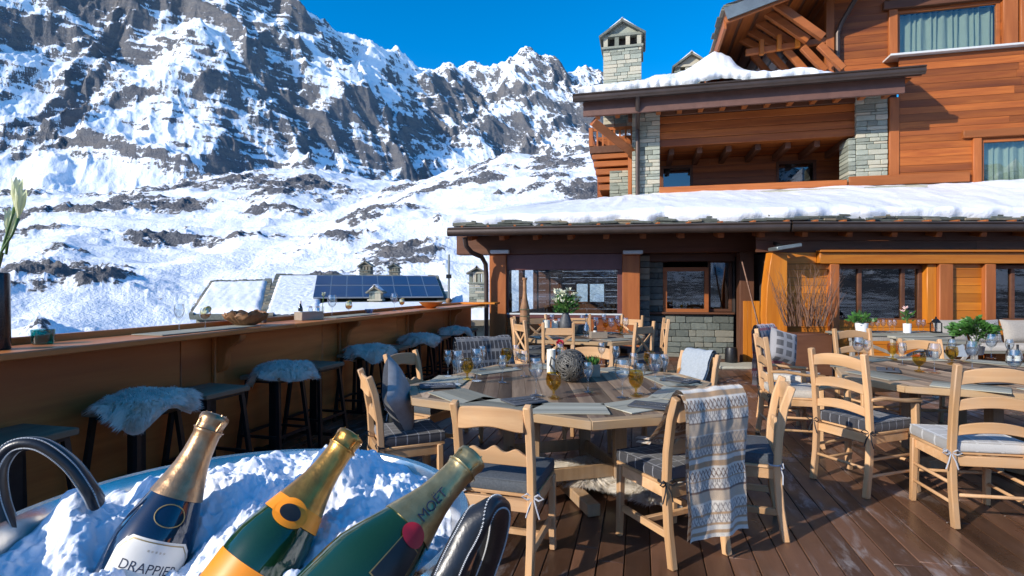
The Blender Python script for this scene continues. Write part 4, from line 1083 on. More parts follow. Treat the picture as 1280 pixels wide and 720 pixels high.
# ---------------------------------------------------------------- round tables
def octo(Rr,half=33,off=240): return [(Rr*math.cos(R(off+90*k+s*half)),Rr*math.sin(R(off+90*k+s*half))) for k in range(4) for s in (-1,1)]
def clip_poly(out,xa,xb):
    def cut(pl,x,keep):
        res=[]
        for i in range(len(pl)):
            a=pl[i]; b=pl[(i+1)%len(pl)]; ia=keep(a[0],x); ib=keep(b[0],x)
            if ia: res.append(a)
            if ia!=ib:
                t=(x-a[0])/(b[0]-a[0]); res.append((x,a[1]+t*(b[1]-a[1])))
        return res
    pl=cut(out,xa,lambda p,x:p>=x); 
    return cut(pl,xb,lambda p,x:p<=x) if pl else pl
def round_table(loc,Rr,h,label,rz=0,group='octagonal plank tables'):
    r=thing('octagonal_table',label,'table',loc,rz,group)
    out=octo(Rr); inner=octo(Rr-.075)
    m=MB(); x=-Rr
    while x<Rr:
        w_=random.uniform(.09,.13); pl=clip_poly(inner,x+.001,x+w_-.001)
        if len(pl)>2: m.prism(pl,h-.035,h-.001+random.uniform(-.0012,.0012))
        x+=w_
    m.build('table_top',M['tabletop'],r,bevel=.002)
    for k in range(8):
        a,b=out[k],out[(k+1)%8]; c,d=inner[(k+1)%8],inner[k]
        ex=math.atan2(b[1]-a[1],b[0]-a[0]); X=RZ(ex); Xi=X.inverted()
        q=[Xi@Vector((*p,0)) for p in (a,b,c,d)]
        MB().prism([(p.x*.9985,p.y) for p in q],h-.05,h+.001).build('edge_board',M['table_edge'],r,X,bevel=.004)
    for a in (45,135,225,315):
        x,y=.46*math.cos(R(a+15)),.46*math.sin(R(a+15))
        MB().box(x-.045,x+.045,y-.045,y+.045,.06,h-.05).build('leg',M['table_leg'],r,bevel=.006)
    m=MB()
    for a in (15,105,195,285): m.beam((0,0,.05),(.62*math.cos(R(a)),.62*math.sin(R(a)),.05),.09,.08); 
    m.build('foot_cross',M['table_leg'],r,bevel=.006)
    m=MB(); m2=MB()
    for a in (45,135,225,315):
        p=[.46*math.cos(R(a+15)),.46*math.sin(R(a+15))]; q=[.46*math.cos(R(a+105)),.46*math.sin(R(a+105))]
        m.beam((*p,h-.11),(*q,h-.11),.03,.09); m2.beam((*p,.20),(*q,.20),.03,.09)
    m.build('top_rail',M['table_leg'],r,bevel=.004); m2.build('stretcher',M['table_leg'],r,bevel=.004)
    return r
TZ=.77
T1=Vector((.375,4.14,0)); T2=Vector((3.98,4.68,0)); T3=Vector((1.12,8.25,0))
round_table(T1,1.17,TZ,'octagonal weathered plank table laid for guests in the middle of the terrace',R(0))
round_table(T2,1.24,TZ,'octagonal plank table at the right, behind the two ladder-back chairs',R(4))
round_table(T3,.98,TZ,'octagonal plank table farthest back, below the porch window',R(10))
# grey placemats following the rim
gp='grey wooden placemats'
def placemat(c,ang,rad,label,w=.42,d=.30,th=.006,mat='grey_wood'):
    a=R(ang); x,y=c.x+rad*math.cos(a),c.y+rad*math.sin(a)
    m=MB(); 
    for k in range(3):
        v0=-d/2+d*k/3; m.box(-w/2+.05*(k/3)*0,w/2,v0+.001,v0+d/3-.001,0,th)
    o=m.build('placemat',M[mat],None); o.location=(x,y,TZ+.0022); o.rotation_euler=(0,0,a+math.pi/2)
    tag(o,label,'placemat',gp); return o
for k,a in enumerate((214,240,268,300,332,8,45,88,130,172)):
    placemat(T1,a,.88 if k%2 else .86,'grey weathered board placemat on the middle octagonal table',.45,.29)
for k,a in enumerate((150,190,228,262,300,40,80,115)):
    placemat(T2,a,.93,'grey weathered board placemat on the right-hand octagonal table',.45,.29)
for k,a in enumerate((200,250,300,350,60,110)):
    placemat(T3,a,.70,'grey weathered board placemat on the rear octagonal table',.42,.28)
# trestle table and serving table near the wall
def trestle(loc,w,d,label,rz=0):
    r=thing('trestle_table',label,'table',loc,rz); m=MB()
    for k in range(5): m.box(-w/2,w/2,-d/2+d*k/5,-d/2+d*(k+1)/5-.004,.735,.77)
    m.build('table_top',M['grey_wood'],r,bevel=.004)
    for sx in (-1,1):
        for sy in (-1,1): MB().box(sx*(w/2-.06)-.03,sx*(w/2-.06)+.03,sy*(d/2-.05)-.03,sy*(d/2-.05)+.03,0,.735).build('leg',M['grey_wood_y'],r,bevel=.005)
    m=MB()
    m.sweep([(-w/2+.06,-d/2+.05,.08),(w/2-.06,-d/2+.06,.70)],.02,.05,(0,1,0)); m.sweep([(-w/2+.06,-d/2+.03,.70),(w/2-.06,-d/2+.04,.08)],.02,.05,(0,1,0)); m.box(-w/2,w/2,-d/2+.02,-d/2+.05,.66,.734)
    m.build('cross_brace',M['grey_wood_y'],r,bevel=.004); return r
trestle((6.05,7.85,0),.62,1.0,'small grey trestle table with crossed legs beside the basil plant',R(-3))
trestle((6.2,8.95,0),1.7,.7,'long grey serving table of glasses and pots under the right-hand window')
# bench along the wall with cushions
b=thing('wall_bench','beige cushioned bench along the orange wall behind the basil plant','bench',(8.9,9.35,0))
m=MB(); m.box(-1.6,1.8,-.25,.25,.40,.44); m.build('seat',M['grey_wood'],b,bevel=.004)
for x in (-1.5,1.6): MB().box(x-.04,x+.04,-.22,.22,0,.40).build('leg',M['grey_wood_y'],b,bevel=.004)
m=MB(); m.box(-1.6,1.8,-.25,.25,.442,.54); m.build('seat_pad',M['beige'],b,bevel=.03,segs=2)
def pillow(name,w,h,t,mat,label,X,group=None,piping=None,cat='pillow'):
    m=MB(); n=14
    def f(sg):
        def g(u,v):
            x=(u-.5)*w; z=(v-.5)*h; k=(1-(2*u-1)**4)*(1-(2*v-1)**4)
            pin=1-.06*((2*u-1)**2*(1-0)+(2*v-1)**2*0)
            return Vector((x*(1-.07*(1-(2*v-1)**2)),sg*t/2*max(k,0)**.6,z*(1-.07*(1-(2*u-1)**2))))
        return g
    m.grid(f(-1),n,n,tint=.5); m.grid(lambda u,v:f(1)(1-u,v),n,n,tint=.5)
    me=m.mesh(name,smooth=180); mats=mat if isinstance(mat,list) else [mat]
    for mm in mats: me.materials.append(mm)
    if len(mats)>1:
        for p in me.polygons: p.material_index=1 if p.center.y>0 else 0
    o=link(name,me); o.matrix_world=X; tag(o,label,cat,group); return o
for k,(x,mt,lab) in enumerate(((7.75,'pillowbeige','plain beige pillow against the wall, left of the patterned ones'),(8.35,'darkweave2','grey and cream patterned pillow on the wall bench, behind the basil'),(8.95,'pillowbeige','plain beige pillow at the right end of the wall bench'))):
    if mt not in M: M[mt]=striped(mt,(.45,.43,.40),(.15,.15,.16),sx=24,sy=24,w=.3,axes=(0,2))
    pillow('pillow',.58,.42,.16,M[mt],lab,T(x,9.62,.74)@RX(R(-14)),'pillows on the wall bench')
# ---------------------------------------------------------------- textiles on the chairs
def cl(o): return o.matrix_basis.copy() if False else T(*o.location)@RZ(o.rotation_euler[2])
# dark / grey pillow leaning on chair B
X=cl(cB)@T(-.0,-.05,.735)@RZ(R(-24))@RX(R(16))@RY(R(38))
pl=pillow('pillow',.44,.44,.15,[M['charcoal'],plain('silver_grey_satin',(.34,.33,.32),.5,c2=(.28,.27,.26),scale=20)],'charcoal and silver-grey pillow leaning on the left pine chair',X)
def drape(name,root,w,path,colf,mat,label,nu=60,wave=.012,rag=.0,cat='blanket',xoff=0,thick=.012,nseg=110,skew=0):
    """cloth laid over a chair back: path = (y,z) polyline in chair space, u across the chair"""
    pts=[Vector((0,y,z)) for y,z in path]; Ls=[0]
    for a,b in zip(pts[:-1],pts[1:]): Ls.append(Ls[-1]+(b-a).length)
    def at(t):
        s=t*Ls[-1]
        for i in range(len(pts)-1):
            if s<=Ls[i+1]+1e-9:
                k=(s-Ls[i])/(Ls[i+1]-Ls[i]); p=pts[i].lerp(pts[i+1],k); tg=(pts[i+1]-pts[i]).normalized(); return p,Vector((0,tg.z,-tg.y))
        return pts[-1],Vector((0,1,0))
    m=MB(); cols=[]
    def g(side):
        def f(u,v):
            p,n=at(v); hang=abs(v-.38)*2
            wv=math.sin(u*9+v*2.2+.6)*wave*hang+math.sin(u*17-v*3)*wave*.4*hang+n2(u*3,v*5,3)*wave*.9
            x=(u-.5)*w*(1-.05*hang*math.sin(v*3))+xoff+n2(v*4+3,u*.5,2)*.014+skew*(v-.4)
            q=p+n*(wv+side*thick)+Vector((x,0,rag*n2(u*6,2,2)*(1 if v>.97 else 0)))
            cols.append(colf(u,v)); return q
        return f
    m.grid(g(1),nu,nseg,tint=.5); m.grid(lambda u,v:g(-1)(u,v),nu,nseg,tint=.5)
    me=m.mesh(name,smooth=180); me.materials.append(mat)
    if colf(.5,.5) is not None:
        a=me.color_attributes.new('Col','FLOAT_COLOR','POINT')
        for i,c in enumerate(cols): a.data[i].color=(*c,1)
    o=link(name,me); o.location=root.location; o.rotation_euler=root.rotation_euler; tag(o,label,cat); return o
WH=(.84,.76,.64); TN=(.54,.33,.17); BR=(.21,.12,.08); GY=(.36,.31,.27); BG=(.68,.52,.36)
def nordic(u,v):
    k=(v*7.2)%1.0; row=int(v*7.2); x=u*16
    zz=abs((x%1)-.5)*2
    if v<.015 or v>.985: return WH
    if k<.16: return TN if row%2 else BG
    if k<.22: return WH
    if k<.50:
        t=(k-.22)/.28; d=abs(t-.5)*2
        on=(abs(zz-d)<.22) or (d<.16 and zz<.3)
        return (BR if row%2 else GY) if on else (BG if row%3==1 else WH)
    if k<.56: return TN
    if k<.64: return WH if (int(u*70)+row)%2 else GY
    if k<.80:
        t=(k-.64)/.16; return GY if abs(zz-t)<.25 else WH
    if k<.86: return BR if row%2 else TN
    return BG if row%2 else WH
path=[(.06,.60),(-.06,.62),(-.13,.72),(-.20,.84),(-.245,.925),(-.275,.952),(-.305,.945),(-.335,.90),(-.345,.8),(-.335,.66),(-.325,.5),(-.325,.36),(-.335,.17)]
drape('blanket',cD,.43,path,nordic,M['blanket'],'brown, white and grey nordic knitted blanket hung over the pine chair back',nu=110,wave=.016,xoff=.035,skew=.03,nseg=220)
none=lambda u,v:None
drape('shawl',cF,.30,[(-.10,.66),(-.17,.76),(-.235,.9),(-.27,.94),(-.30,.94),(-.325,.9),(-.325,.7),(-.32,.58)],none,M['lightfelt'],'pale grey wool shawl folded over the pine chair at the table rear',30,.012,cat='shawl',skew=.05)
drape('throw',cH,.62,[(-.14,.60),(-.2,.76),(-.235,.9),(-.265,.955),(-.31,.955),(-.335,.9),(-.335,.7),(-.33,.48)],none,M['darkweave'],'dark grey patterned throw over the chair at the rear left of the table',40,.02,cat='throw',thick=.03)
X=T(3.10,6.22,.83)@RZ(R(20))@RX(R(-12))@RY(R(16))
M['throwgrey']=striped('grey_moose_pattern',(.13,.125,.125),(.42,.40,.39),sx=8,sy=10,w=.35,axes=(0,2))
pillow('pillow',.38,.38,.14,M['throwgrey'],'grey and white patterned pillow leaning on the chair before the twigs',X)
cI=[o for o in scene.objects if o.get('label','').startswith('ladder-back chair carrying')][0]
def nord2(u,v):
    x=abs(((u*8)%1)-.5)*2; k=(v*6)%1
    if k<.18: return (.36,.06,.10)
    if k<.5: return (.55,.53,.53) if abs(x-(k-.18)/.32)>.25 else (.30,.05,.09)
    if k<.7: return (.20,.17,.20)
    return (.30,.29,.31)
drape('throw',cI,.40,[(-.14,.62),(-.2,.8),(-.25,1.0),(-.28,1.06),(-.31,1.06),(-.335,1.0),(-.335,.7),(-.335,.36)],nord2,M['blanket'],'maroon and grey nordic throw hung over the chair before the twigs',60,.014,cat='throw')
# sheepskins fallen by the table foot
for k,(x,y,rz_,s,lab) in enumerate(((.62,4.12,.4,1.15,'white sheepskin lying on the table foot under the middle table'),(1.0,3.75,2.1,1.0,'white sheepskin on the deck behind the blanket chair'))):
    o=link('sheepskin',furm[k]); o.location=(x,y,-.62+.0); o.rotation_euler=(0,0,rz_); o.location.z=.10-.73*.62; o.scale=(s,s,.62); tag(o,lab,'sheepskin')
# ---------------------------------------------------------------- glasses, plants, small things
def wineglass_mesh(name,s=1.0,bowl=.043,hh=.215,stem=.085):
    m=MB()
    prof=[(.036,0),(.036,.003),(.012,.007),(.0045,.014),(.004,stem),(.010,stem+.008),(bowl*.72,stem+.028),(bowl,stem+.062),(bowl*.98,stem+.085),(bowl*.76,hh)]
    inner=[(bowl*.76-.0015,hh),(bowl*.965,stem+.085),(bowl*.98,stem+.062),(bowl*.68,stem+.031),(0.0005,stem+.012)]
    m.lathe([(r*s,z*s) for r,z in prof+inner],24,caps=True); me=m.mesh(name,smooth=60); me.materials.append(M['glass']); return me
def goblet_mesh(name):
    m=MB(); prof=[(.033,0),(.033,.004),(.012,.010),(.006,.02),(.007,.038),(.022,.048),(.041,.075),(.044,.105),(.037,.140)]
    inner=[(.0345,.140),(.0415,.105),(.038,.077),(.020,.052),(.0005,.048)]
    m.lathe(prof+inner,24); me=m.mesh(name,smooth=60); me.materials.append(M['amber']); return me
wg=wineglass_mesh('wine_glass'); wgs=wineglass_mesh('wine_glass',.85,.036,.21,.09); gb=goblet_mesh('amber_goblet')
def put_mesh(name,me,loc,label,cat,group=None,rz=0,sc=1):
    o=link(name,me); o.location=loc; o.rotation_euler=(0,0,rz); o.scale=((sc*1.17 if name in ('wine_glass','amber_goblet') else sc),)*3; return tag(o,label,cat,group)
def tpt(px,py,z=TZ): 
    d=(H-z)*F/(py-360); return Vector(((px-640)/F*d,d,z))
ZP=TZ+.009
for px,py,big in ((572,480,1),(596,476,1),(645,460,0),(670,494,1),(778,497,1),(792,474,0),(819,486,1),(603,462,0),(800,492,0),(700,458,0),(770,462,0),(560,470,0),(628,478,0),(655,470,0),(735,490,0),(830,476,0),(752,456,0)):
    put_mesh('wine_glass',wg if big else wgs,tpt(px,py,ZP),'clear stemmed wine glass standing on the middle octagonal table','wine glass','wine glasses on the middle table')
for px,py in ((584,474),(633,458),(692,497),(795,494),(812,463)):
    put_mesh('amber_goblet',gb,tpt(px,py,ZP),'amber glass goblet standing on the middle octagonal table','goblet','amber goblets on the middle table')
for px,py,big in ((1073,454,1),(1084,452,0),(1168,466,1),(1128,456,0),(1215,462,1),(1239,448,1),(1262,450,0),(1268,478,1),(1190,450,0)):
    put_mesh('wine_glass',wg if big else wgs,tpt(px,py,ZP),'clear stemmed wine glass standing on the right-hand octagonal table','wine glass','wine glasses on the right-hand table')
for px,py in ((1149,464),(1116,449),(1190,455)):
    put_mesh('amber_goblet',gb,tpt(px,py,ZP),'amber glass goblet standing on the right-hand octagonal table','goblet','amber goblets on the right-hand table')
for px,py in ((728,412),(745,416),(764,418),(772,413),(700,418),(690,410),(782,417),(755,410)):
    put_mesh('wine_glass',wg,tpt(px,py,ZP),'clear stemmed wine glass standing on the rear octagonal table','wine glass','wine glasses on the rear table')
for px,py in ((757,413),(775,418)):
    put_mesh('amber_goblet',gb,tpt(px,py,ZP),'amber glass goblet standing on the rear octagonal table','goblet','amber goblets on the rear table')
# napkins with cutlery
def napkin(px,py,rz,label,w=.26,d=.17,n=2):
    r=thing('napkin',label,'napkin',tpt(px,py,ZP),rz,'dark napkins laid with cutlery')
    m=MB(); m.box(-w/2,w/2,-d/2,d/2,0,.012); m.build('cloth',M['napkin'],r,bevel=.004)
    for k in range(n):
        y=-.04+.05*k; mm=MB(); mm.sweep([(-.10,y,.014),(.02,y,.016),(.06,y,.014)],.010,.0025,(0,1,0)); mm.sweep([(.06,y,.014),(.085,y,.017),(.11,y,.014)],.020,.0022,(0,1,0))
        mm.build('fork' if k else 'knife',M['steel'],r)
napkin(547,483,.2,'dark folded napkin with cutlery at the left corner of the middle table')
napkin(655,502,.5,'dark folded napkin at the front of the middle table, behind the near chair',.24,.2)
napkin(815,508,-.5,'dark folded napkin with cutlery beside the knitted blanket')
napkin(850,476,-.9,'dark folded napkin in front of the grey shawl')
napkin(1110,463,1.0,'dark folded napkin nearest the ladder-back armchair')
napkin(1235,478,.1,'dark folded napkin with cutlery behind the right-hand chair')
napkin(690,423,.4,'dark folded napkin with cutlery on the rear table',.3,.2)
# wicker lantern, candle, flower box on the middle table
L=tpt(714,477)
r=thing('wicker_lantern','round dark wicker lantern ball in the middle of the near table','lantern',L)
m=MB(); rr=.125
for k in range(58):
    ax=Vector((random.gauss(0,1),random.gauss(0,1),random.gauss(0,1))).normalized(); a=ax.orthogonal().normalized(); b=ax.cross(a); q=random.uniform(.62,1)
    off=ax*rr*math.sqrt(1-q*q)*random.choice((-1,1))
    m.tube([Vector((0,0,rr))+off+(a*math.cos(t)+b*math.sin(t))*rr*q for t in [2*math.pi*i/28 for i in range(28)]],.0048,5,closed=True)
m.build('woven_ball',M['wicker'],r,smooth=180)
m=MB(); m.lathe([(.001,.03),(rr*.80,.05),(rr*.88,.13),(rr*.7,.2),(.001,.215)],18); m.build('liner',M['charcoal'],r)
m=MB(); m.tube([(-.115,0,.15),(-.155,0,.19),(-.165,0,.13),(-.13,0,.08)],.008,6); m.build('handle',M['wicker'],r)
c=thing('pillar_candle','tall white candle left of the wicker lantern','candle',tpt(689,466))
m=MB(); m.lathe([(.038,0),(.038,.20),(.034,.203),(.03,.196),(.001,.194)],20); m.build('wax',M['candle'],c); MB().tube([(0,0,.193),(.002,0,.21)],.0015,5).build('wick',M['black_metal'],c)
def leafy(m,base,tip,w,tint=None,curl=.2):
    base=Vector(base); tip=Vector(tip); d=tip-base; s=d.cross(Vector((random.uniform(-1,1),random.uniform(-1,1),random.uniform(-.3,1)))).normalized()*w
    n=s.cross(d).normalized()*w*curl; mid=base.lerp(tip,.45)
    m.add([base,mid+s+n,tip,mid-s+n,mid-n*.3],[(0,1,4),(1,2,4),(2,3,4),(3,0,4)],random.random() if tint is None else tint)
b=thing('planter_box','raw wooden box of small succulents right of the wicker lantern','planter',tpt(740,470),.12)
m=MB(); m.box(-.055,.055,-.055,-.045,0,.10); m.box(-.055,.055,.045,.055,0,.10); m.box(-.055,-.046,-.045,.045,0,.10); m.box(.046,.055,-.045,.045,0,.10); m.build('box',M['boxwood'],b,bevel=.002)
m=MB()
for k in range(90): 
    a=random.random()*6.28; q=random.uniform(0,.06); p=(q*math.cos(a)*.7,q*math.sin(a)*.7,.09); leafy(m,p,(p[0]*1.6,p[1]*1.6,.09+random.uniform(.02,.09)),.008)
m.build('foliage',M['leaf'],b)
m=MB()
rb=thing('red_flower','small red flower head behind the white candle','flower',tpt(700,455))
for k in range(40):
    a=random.random()*6.28; e=random.uniform(-.4,1.3); d=Vector((math.cos(a)*math.cos(e),math.sin(a)*math.cos(e),math.sin(e))); leafy(m,Vector((0,0,.2))+d*.012,Vector((0,0,.2))+d*.042,.016)
m.build('petals',M['redpetal'],rb); MB().tube([(0,0,0),(.004,0,.1),(0,0,.2)],.004,6).build('stem',M['paleleaf'],rb)
MB().lathe([(.03,0),(.032,.07),(.022,.09),(.018,.085),(.001,.02)],14).build('bud_vase',M['vase'],rb)
# rear table: tall wooden bottle, candles, vase of lilies, box
def tp3(px,d): return Vector(((px-640)/F*d,d,TZ+.004))
p=tp3(656,8.05)
t=thing('wooden_bottle','tall slender carved wooden bottle on the left of the rear table','decorative bottle',p)
m=MB(); m.lathe([(.055,0),(.07,.02),(.075,.25),(.07,.42),(.04,.56),(.028,.66),(.026,.84),(.036,.85),(.036,.88),(.0,.88)],20); m.build('body',M['rootwood'],t)
m=MB()
for z in (.1,.2,.3,.4): m.lathe([(.072,z),(.079,z+.01),(.072,z+.02)],20,caps=False)
m.build('carved_rings',M['oldgold'],t)
for px,hh,lab in ((683,.24,'left and taller of two cream pillar candles on the rear table'),(694,.22,'right and shorter of two cream pillar candles on the rear table')):
    q=thing('pillar_candle',lab,'candle',tp3(px,8.2+(px-683)*.01),0,'cream candles on the rear table'); MB().lathe([(.055,0),(.055,hh),(.05,hh+.004),(.045,hh-.008),(.001,hh-.01)],20).build('wax',M['candle'],q); MB().tube([(0,0,hh-.01),(0,0,hh+.012)],.002,5).build('wick',M['black_metal'],q)
v=thing('lily_vase','dark grey vase of white lilies on the rear table','vase',tp3(707,8.3))
MB().lathe([(.06,0),(.075,.02),(.105,.13),(.10,.2),(.06,.30),(.05,.34),(.056,.35),(.045,.345),(.04,.30),(.001,.28)],24).build('vase_body',M['vase'],v)
def bouquet(par,z0,n,spread,hmin,hmax,petal,leafm,fl=.05,leafn=130,lw=.018):
    ms=MB(); ml=MB()
    for k in range(n):
        a=random.random()*6.28; q=spread*math.sqrt(random.random()); hh=random.uniform(hmin,hmax); tip=Vector((q*math.cos(a),q*math.sin(a),z0+hh))
        ms.tube([(0,0,z0-.05),(tip.x*.35,tip.y*.35,z0+hh*.5),tip],.004,5)
        mp=MB()
        for i in range(6):
            b=a+i*1.05; d=Vector((math.cos(b),math.sin(b),.8+random.uniform(-.3,.5))).normalized(); leafy(mp,tip,tip+d*fl*random.uniform(.8,1.2),fl*.28)
        mp.build('flower',M[petal],par)
    for k in range(leafn):
        a=random.random()*6.28; q=spread*random.uniform(.05,.85); z=z0+random.uniform(.0,hmax*.72); p=Vector((q*math.cos(a),q*math.sin(a),z)); d=Vector((math.cos(a)*.7,math.sin(a)*.7,random.uniform(.1,1))).normalized(); leafy(ml,p,p+d*random.uniform(.05,.10),lw)
    ms.build('stems',M['paleleaf'],par); ml.build('foliage',M[leafm],par)
bouquet(v,.34,22,.20,.16,.36,'petal','leaf',.07,240)
def bottle(name,label,loc,mat,s=1,capm='black_metal',cat='bottle',group=None):
    o=thing(name,label,cat,loc,0,group); MB().lathe([(.036*s,0),(.037*s,.01*s),(.037*s,.17*s),(.030*s,.20*s),(.015*s,.235*s),(.0135*s,.285*s)],18).build('glass',M[mat],o)
    MB().lathe([(.0155*s,.255*s),(.016*s,.300*s),(.0005,.302*s)],14).build('cap',M[capm],o); MB().lathe([(.0375*s,.05*s),(.0375*s,.13*s)],18,caps=False).build('label',M['cream'],o); return o
def crate(label,loc,w,d,h,rz=0,group=None):
    o=thing('condiment_box',label,'box',loc,rz,group)
    m=MB(); m.box(-w/2,w/2,-d/2,-d/2+.01,0,h); m.box(-w/2,w/2,d/2-.01,d/2,0,h); m.box(-w/2,-w/2+.01,-d/2+.01,d/2-.01,0,h); m.box(w/2-.01,w/2,-d/2+.01,d/2-.01,0,h); m.build('sides',M['boxwood'],o,bevel=.002)
    MB().box(-w/2+.01,w/2-.01,-d/2+.01,d/2-.01,.004,.012).build('bottom',M['boxwood'],o); return o
crate('small raw wood box with a dark oil bottle on the rear table',tp3(748,7.9),.24,.12,.09,.1)
bottle('oil_bottle','dark oil bottle standing in the box on the rear table',tp3(744,7.9)+Vector((0,0,.012)),'blackbottle',.75)
g=thing('water_carafe','clear glass carafe beside the lily vase','carafe',tp3(733,8.1)); MB().lathe([(.05,0),(.055,.02),(.052,.12),(.02,.2),(.018,.27),(.028,.30),(.0265,.30),(.0165,.27),(.018,.2),(.048,.12),(.05,.02),(.0005,.012)],20).build('glass',M['glass'],g); MB().lathe([(.0005,.30),(.02,.305),(.022,.33),(.0005,.345)],14).build('stopper',M['bluegl'],g)
bk=thing('dark_basket','black square basket behind the carafe on the rear table','basket',tp3(724,8.75)); m=MB(); m.box(-.14,.14,-.1,.1,0,.14); m.build('body',M['wicker'],bk,bevel=.01); MB().tube([(-.13,0,.14),(-.1,0,.2),(.1,0,.2),(.13,0,.14)],.008,6).build('handle',M['wicker'],bk)
# right-hand table: basil in a tin
b=thing('basil_plant','bushy green basil plant in a tin pot on the right-hand table','potted plant',tpt(1219,443))
MB().lathe([(.07,0),(.085,.085),(.088,.09),(.08,.085),(.07,.06),(.0005,.06)],22).build('tin_pot',M['tin'],b)
m=MB(); 
for k in range(12):
    a=random.random()*6.28; m.tube([(0,0,.05),(.03*math.cos(a),.03*math.sin(a),.16),(.10*math.cos(a),.10*math.sin(a),.28)],.004,5)
m.build('stems',M['paleleaf'],b)
m=MB()
for k in range(800):
    a=random.random()*6.28; e=random.uniform(-.5,1.5); q=random.uniform(.45,1)**.5; lob=1+.2*math.sin(3*a+1)+.15*math.sin(5*e)
    c=Vector((math.cos(a)*math.cos(e)*.185*lob,math.sin(a)*math.cos(e)*.185*lob,.25+math.sin(e)*.115*lob))*1; c=Vector((c.x*q,c.y*q,.22+(c.z-.22)*q)); d=Vector((math.cos(a),math.sin(a),random.uniform(-.3,.9))).normalized(); leafy(m,c,c+d*random.uniform(.04,.07),random.uniform(.014,.024),curl=.35)
m.build('foliage',M['leaf'],b)
bottle('oil_bottle','left dark condiment bottle beside the basil on the right-hand table',tpt(1261,455),'blackbottle',.62,group='condiment bottles by the basil')
bottle('oil_bottle','right dark condiment bottle beside the basil on the right-hand table',tpt(1272,455),'blackbottle',.62,group='condiment bottles by the basil')
n=thing('folded_napkin','pale folded napkin leaning on the basil tin','napkin',tpt(1203,446)); m=MB(); m.add([(-.06,0,0),(.07,.02,0),(.05,.05,.13),(-.03,.06,.10),(0,.08,0)],[(0,1,2,3),(1,4,2),(0,3,4),(3,2,4)],.5); m.build('cloth',M['lightfelt'],n)
# serving table: pot plant, pink flowers, glasses, lidded jars
zs=.775
def sp_(px,d): return Vector(((px-640)/F*d,d,zs))
q=thing('white_pot_plant','small leafy plant in a white pot on the serving table','potted plant',sp_(1077,8.85)); MB().lathe([(.08,0),(.10,.16),(.09,.155),(.0005,.14)],18).build('pot',M['white'],q)
m=MB()
for k in range(170):
    a=random.random()*6.28; p=Vector((.03*math.cos(a),.03*math.sin(a),.14)); e=random.uniform(.2,1.4); d=Vector((math.cos(a)*math.cos(e),math.sin(a)*math.cos(e),math.sin(e))); p=p+d*random.uniform(0,.17); leafy(m,p,p+d*.07,.022)
m.build('foliage',M['leaf'],q)
q=thing('pink_flower_pot','small white pot of pale pink flowers on the serving table','flower pot',sp_(1134,8.8)); MB().lathe([(.055,0),(.06,.15),(.052,.148),(.0005,.13)],18).build('pot',M['white'],q); bouquet(q,.14,4,.09,.14,.26,'pink','leaf',.055,40,.014)
for px,d in ((1090,8.85),(1097,8.8),(1104,8.9),(1112,8.8),(1118,8.9),(1148,8.85),(1154,8.9)):
    put_mesh('wine_glass',wgs,sp_(px,d),'clear wine glass standing on the serving table under the window','wine glass','wine glasses on the serving table')
q=thing('glass_lantern','small dark lantern at the right end of the serving table','lantern',sp_(1170,8.85)); m=MB(); m.box(-.06,.06,-.06,.06,0,.02); 
for a in (-1,1):
    for b_ in (-1,1): m.box(a*.052-.006,a*.052+.006,b_*.052-.006,b_*.052+.006,.02,.16)
m.lathe([(.075,.16),(.03,.22),(.012,.23),(.012,.26),(.0005,.26)],4,X=RZ(R(45))); m.build('frame',M['black_metal'],q); MB().box(-.05,.05,-.05,.05,.021,.158).build('panes',M['glass'],q)
bx=thing('trestle_bottle','round clear bottle below the trestle table top','bottle',(5.98,7.8,0)); MB().lathe([(.1,0),(.12,.03),(.12,.3),(.04,.42),(.04,.52)],18).build('glass',M['bluegl'],bx)
# planter of twigs against the wall
tw=thing('twig_planter','dark box planter holding a tall fan of bare reddish twigs against the orange wall','planter',(5.02,9.45,0))
m=MB(); m.box(-.42,.42,-.24,.24,0,.72); m.build('planter_box',M['brown_x'],tw,bevel=.02)
m=MB()
for k in range(80):
    x=random.uniform(-.28,.42); y=random.uniform(-.15,.15); lean=(x-.05)*1.0+random.gauss(0,.16); hh=random.uniform(.55,1.10); ly=random.uniform(-.12,.2)
    pts=[Vector((x+lean*t*hh+.02*math.sin(t*7+k),y+ly*t*.6,.84+t*hh)) for t in (0,.2,.4,.6,.8,1)]
    r0=random.uniform(.004,.008); m.tube(pts,[r0,r0*.9,r0*.75,r0*.6,r0*.42,r0*.2],5)
    for j in range(random.randint(1,3)):
        i=random.randint(1,4); b0=pts[i]; dd=Vector((random.choice((-1,1))*random.uniform(.05,.14),random.uniform(-.05,.05),random.uniform(.15,.34))); m.tube([b0,b0+dd*.5+Vector((.01,0,.02)),b0+dd],[r0*.5,r0*.4,r0*.15],4)
m.build('twigs',M['twig'],tw)
sk_=thing('leaning_skis','two slim old wooden poles leaning in the dark doorway left of the twigs','ski poles',(4.72,10.05,0))
for k,(a,b) in enumerate((((.02,-.05,0),(-.34,.30,2.0)),((.10,-.1,0),(.0,.1,2.0)))): MB().beam(a,b,.028,.02).build('pole',M['twig'],sk_)
st=thing('doorstep','grey stone doorstep at the opening beside the twigs','doorstep'); st['kind']='structure'; st.location=(4.35,10.35,0); m=MB(); m.box(-.5,.35,-.35,.3,0,.05); m.build('slab',M['stone'],st,bevel=.01)
for k in ('label','category'): del st[k]
cat_=thing('bar_tap_keg','small dark metal keg by the door jamb under the hatch','keg',(4.28,10.62,0.0)); MB().lathe([(.10,0),(.115,.05),(.12,.12),(.115,.30),(.10,.34),(.0005,.34)],20).build('body',M['black_metal'],cat_)
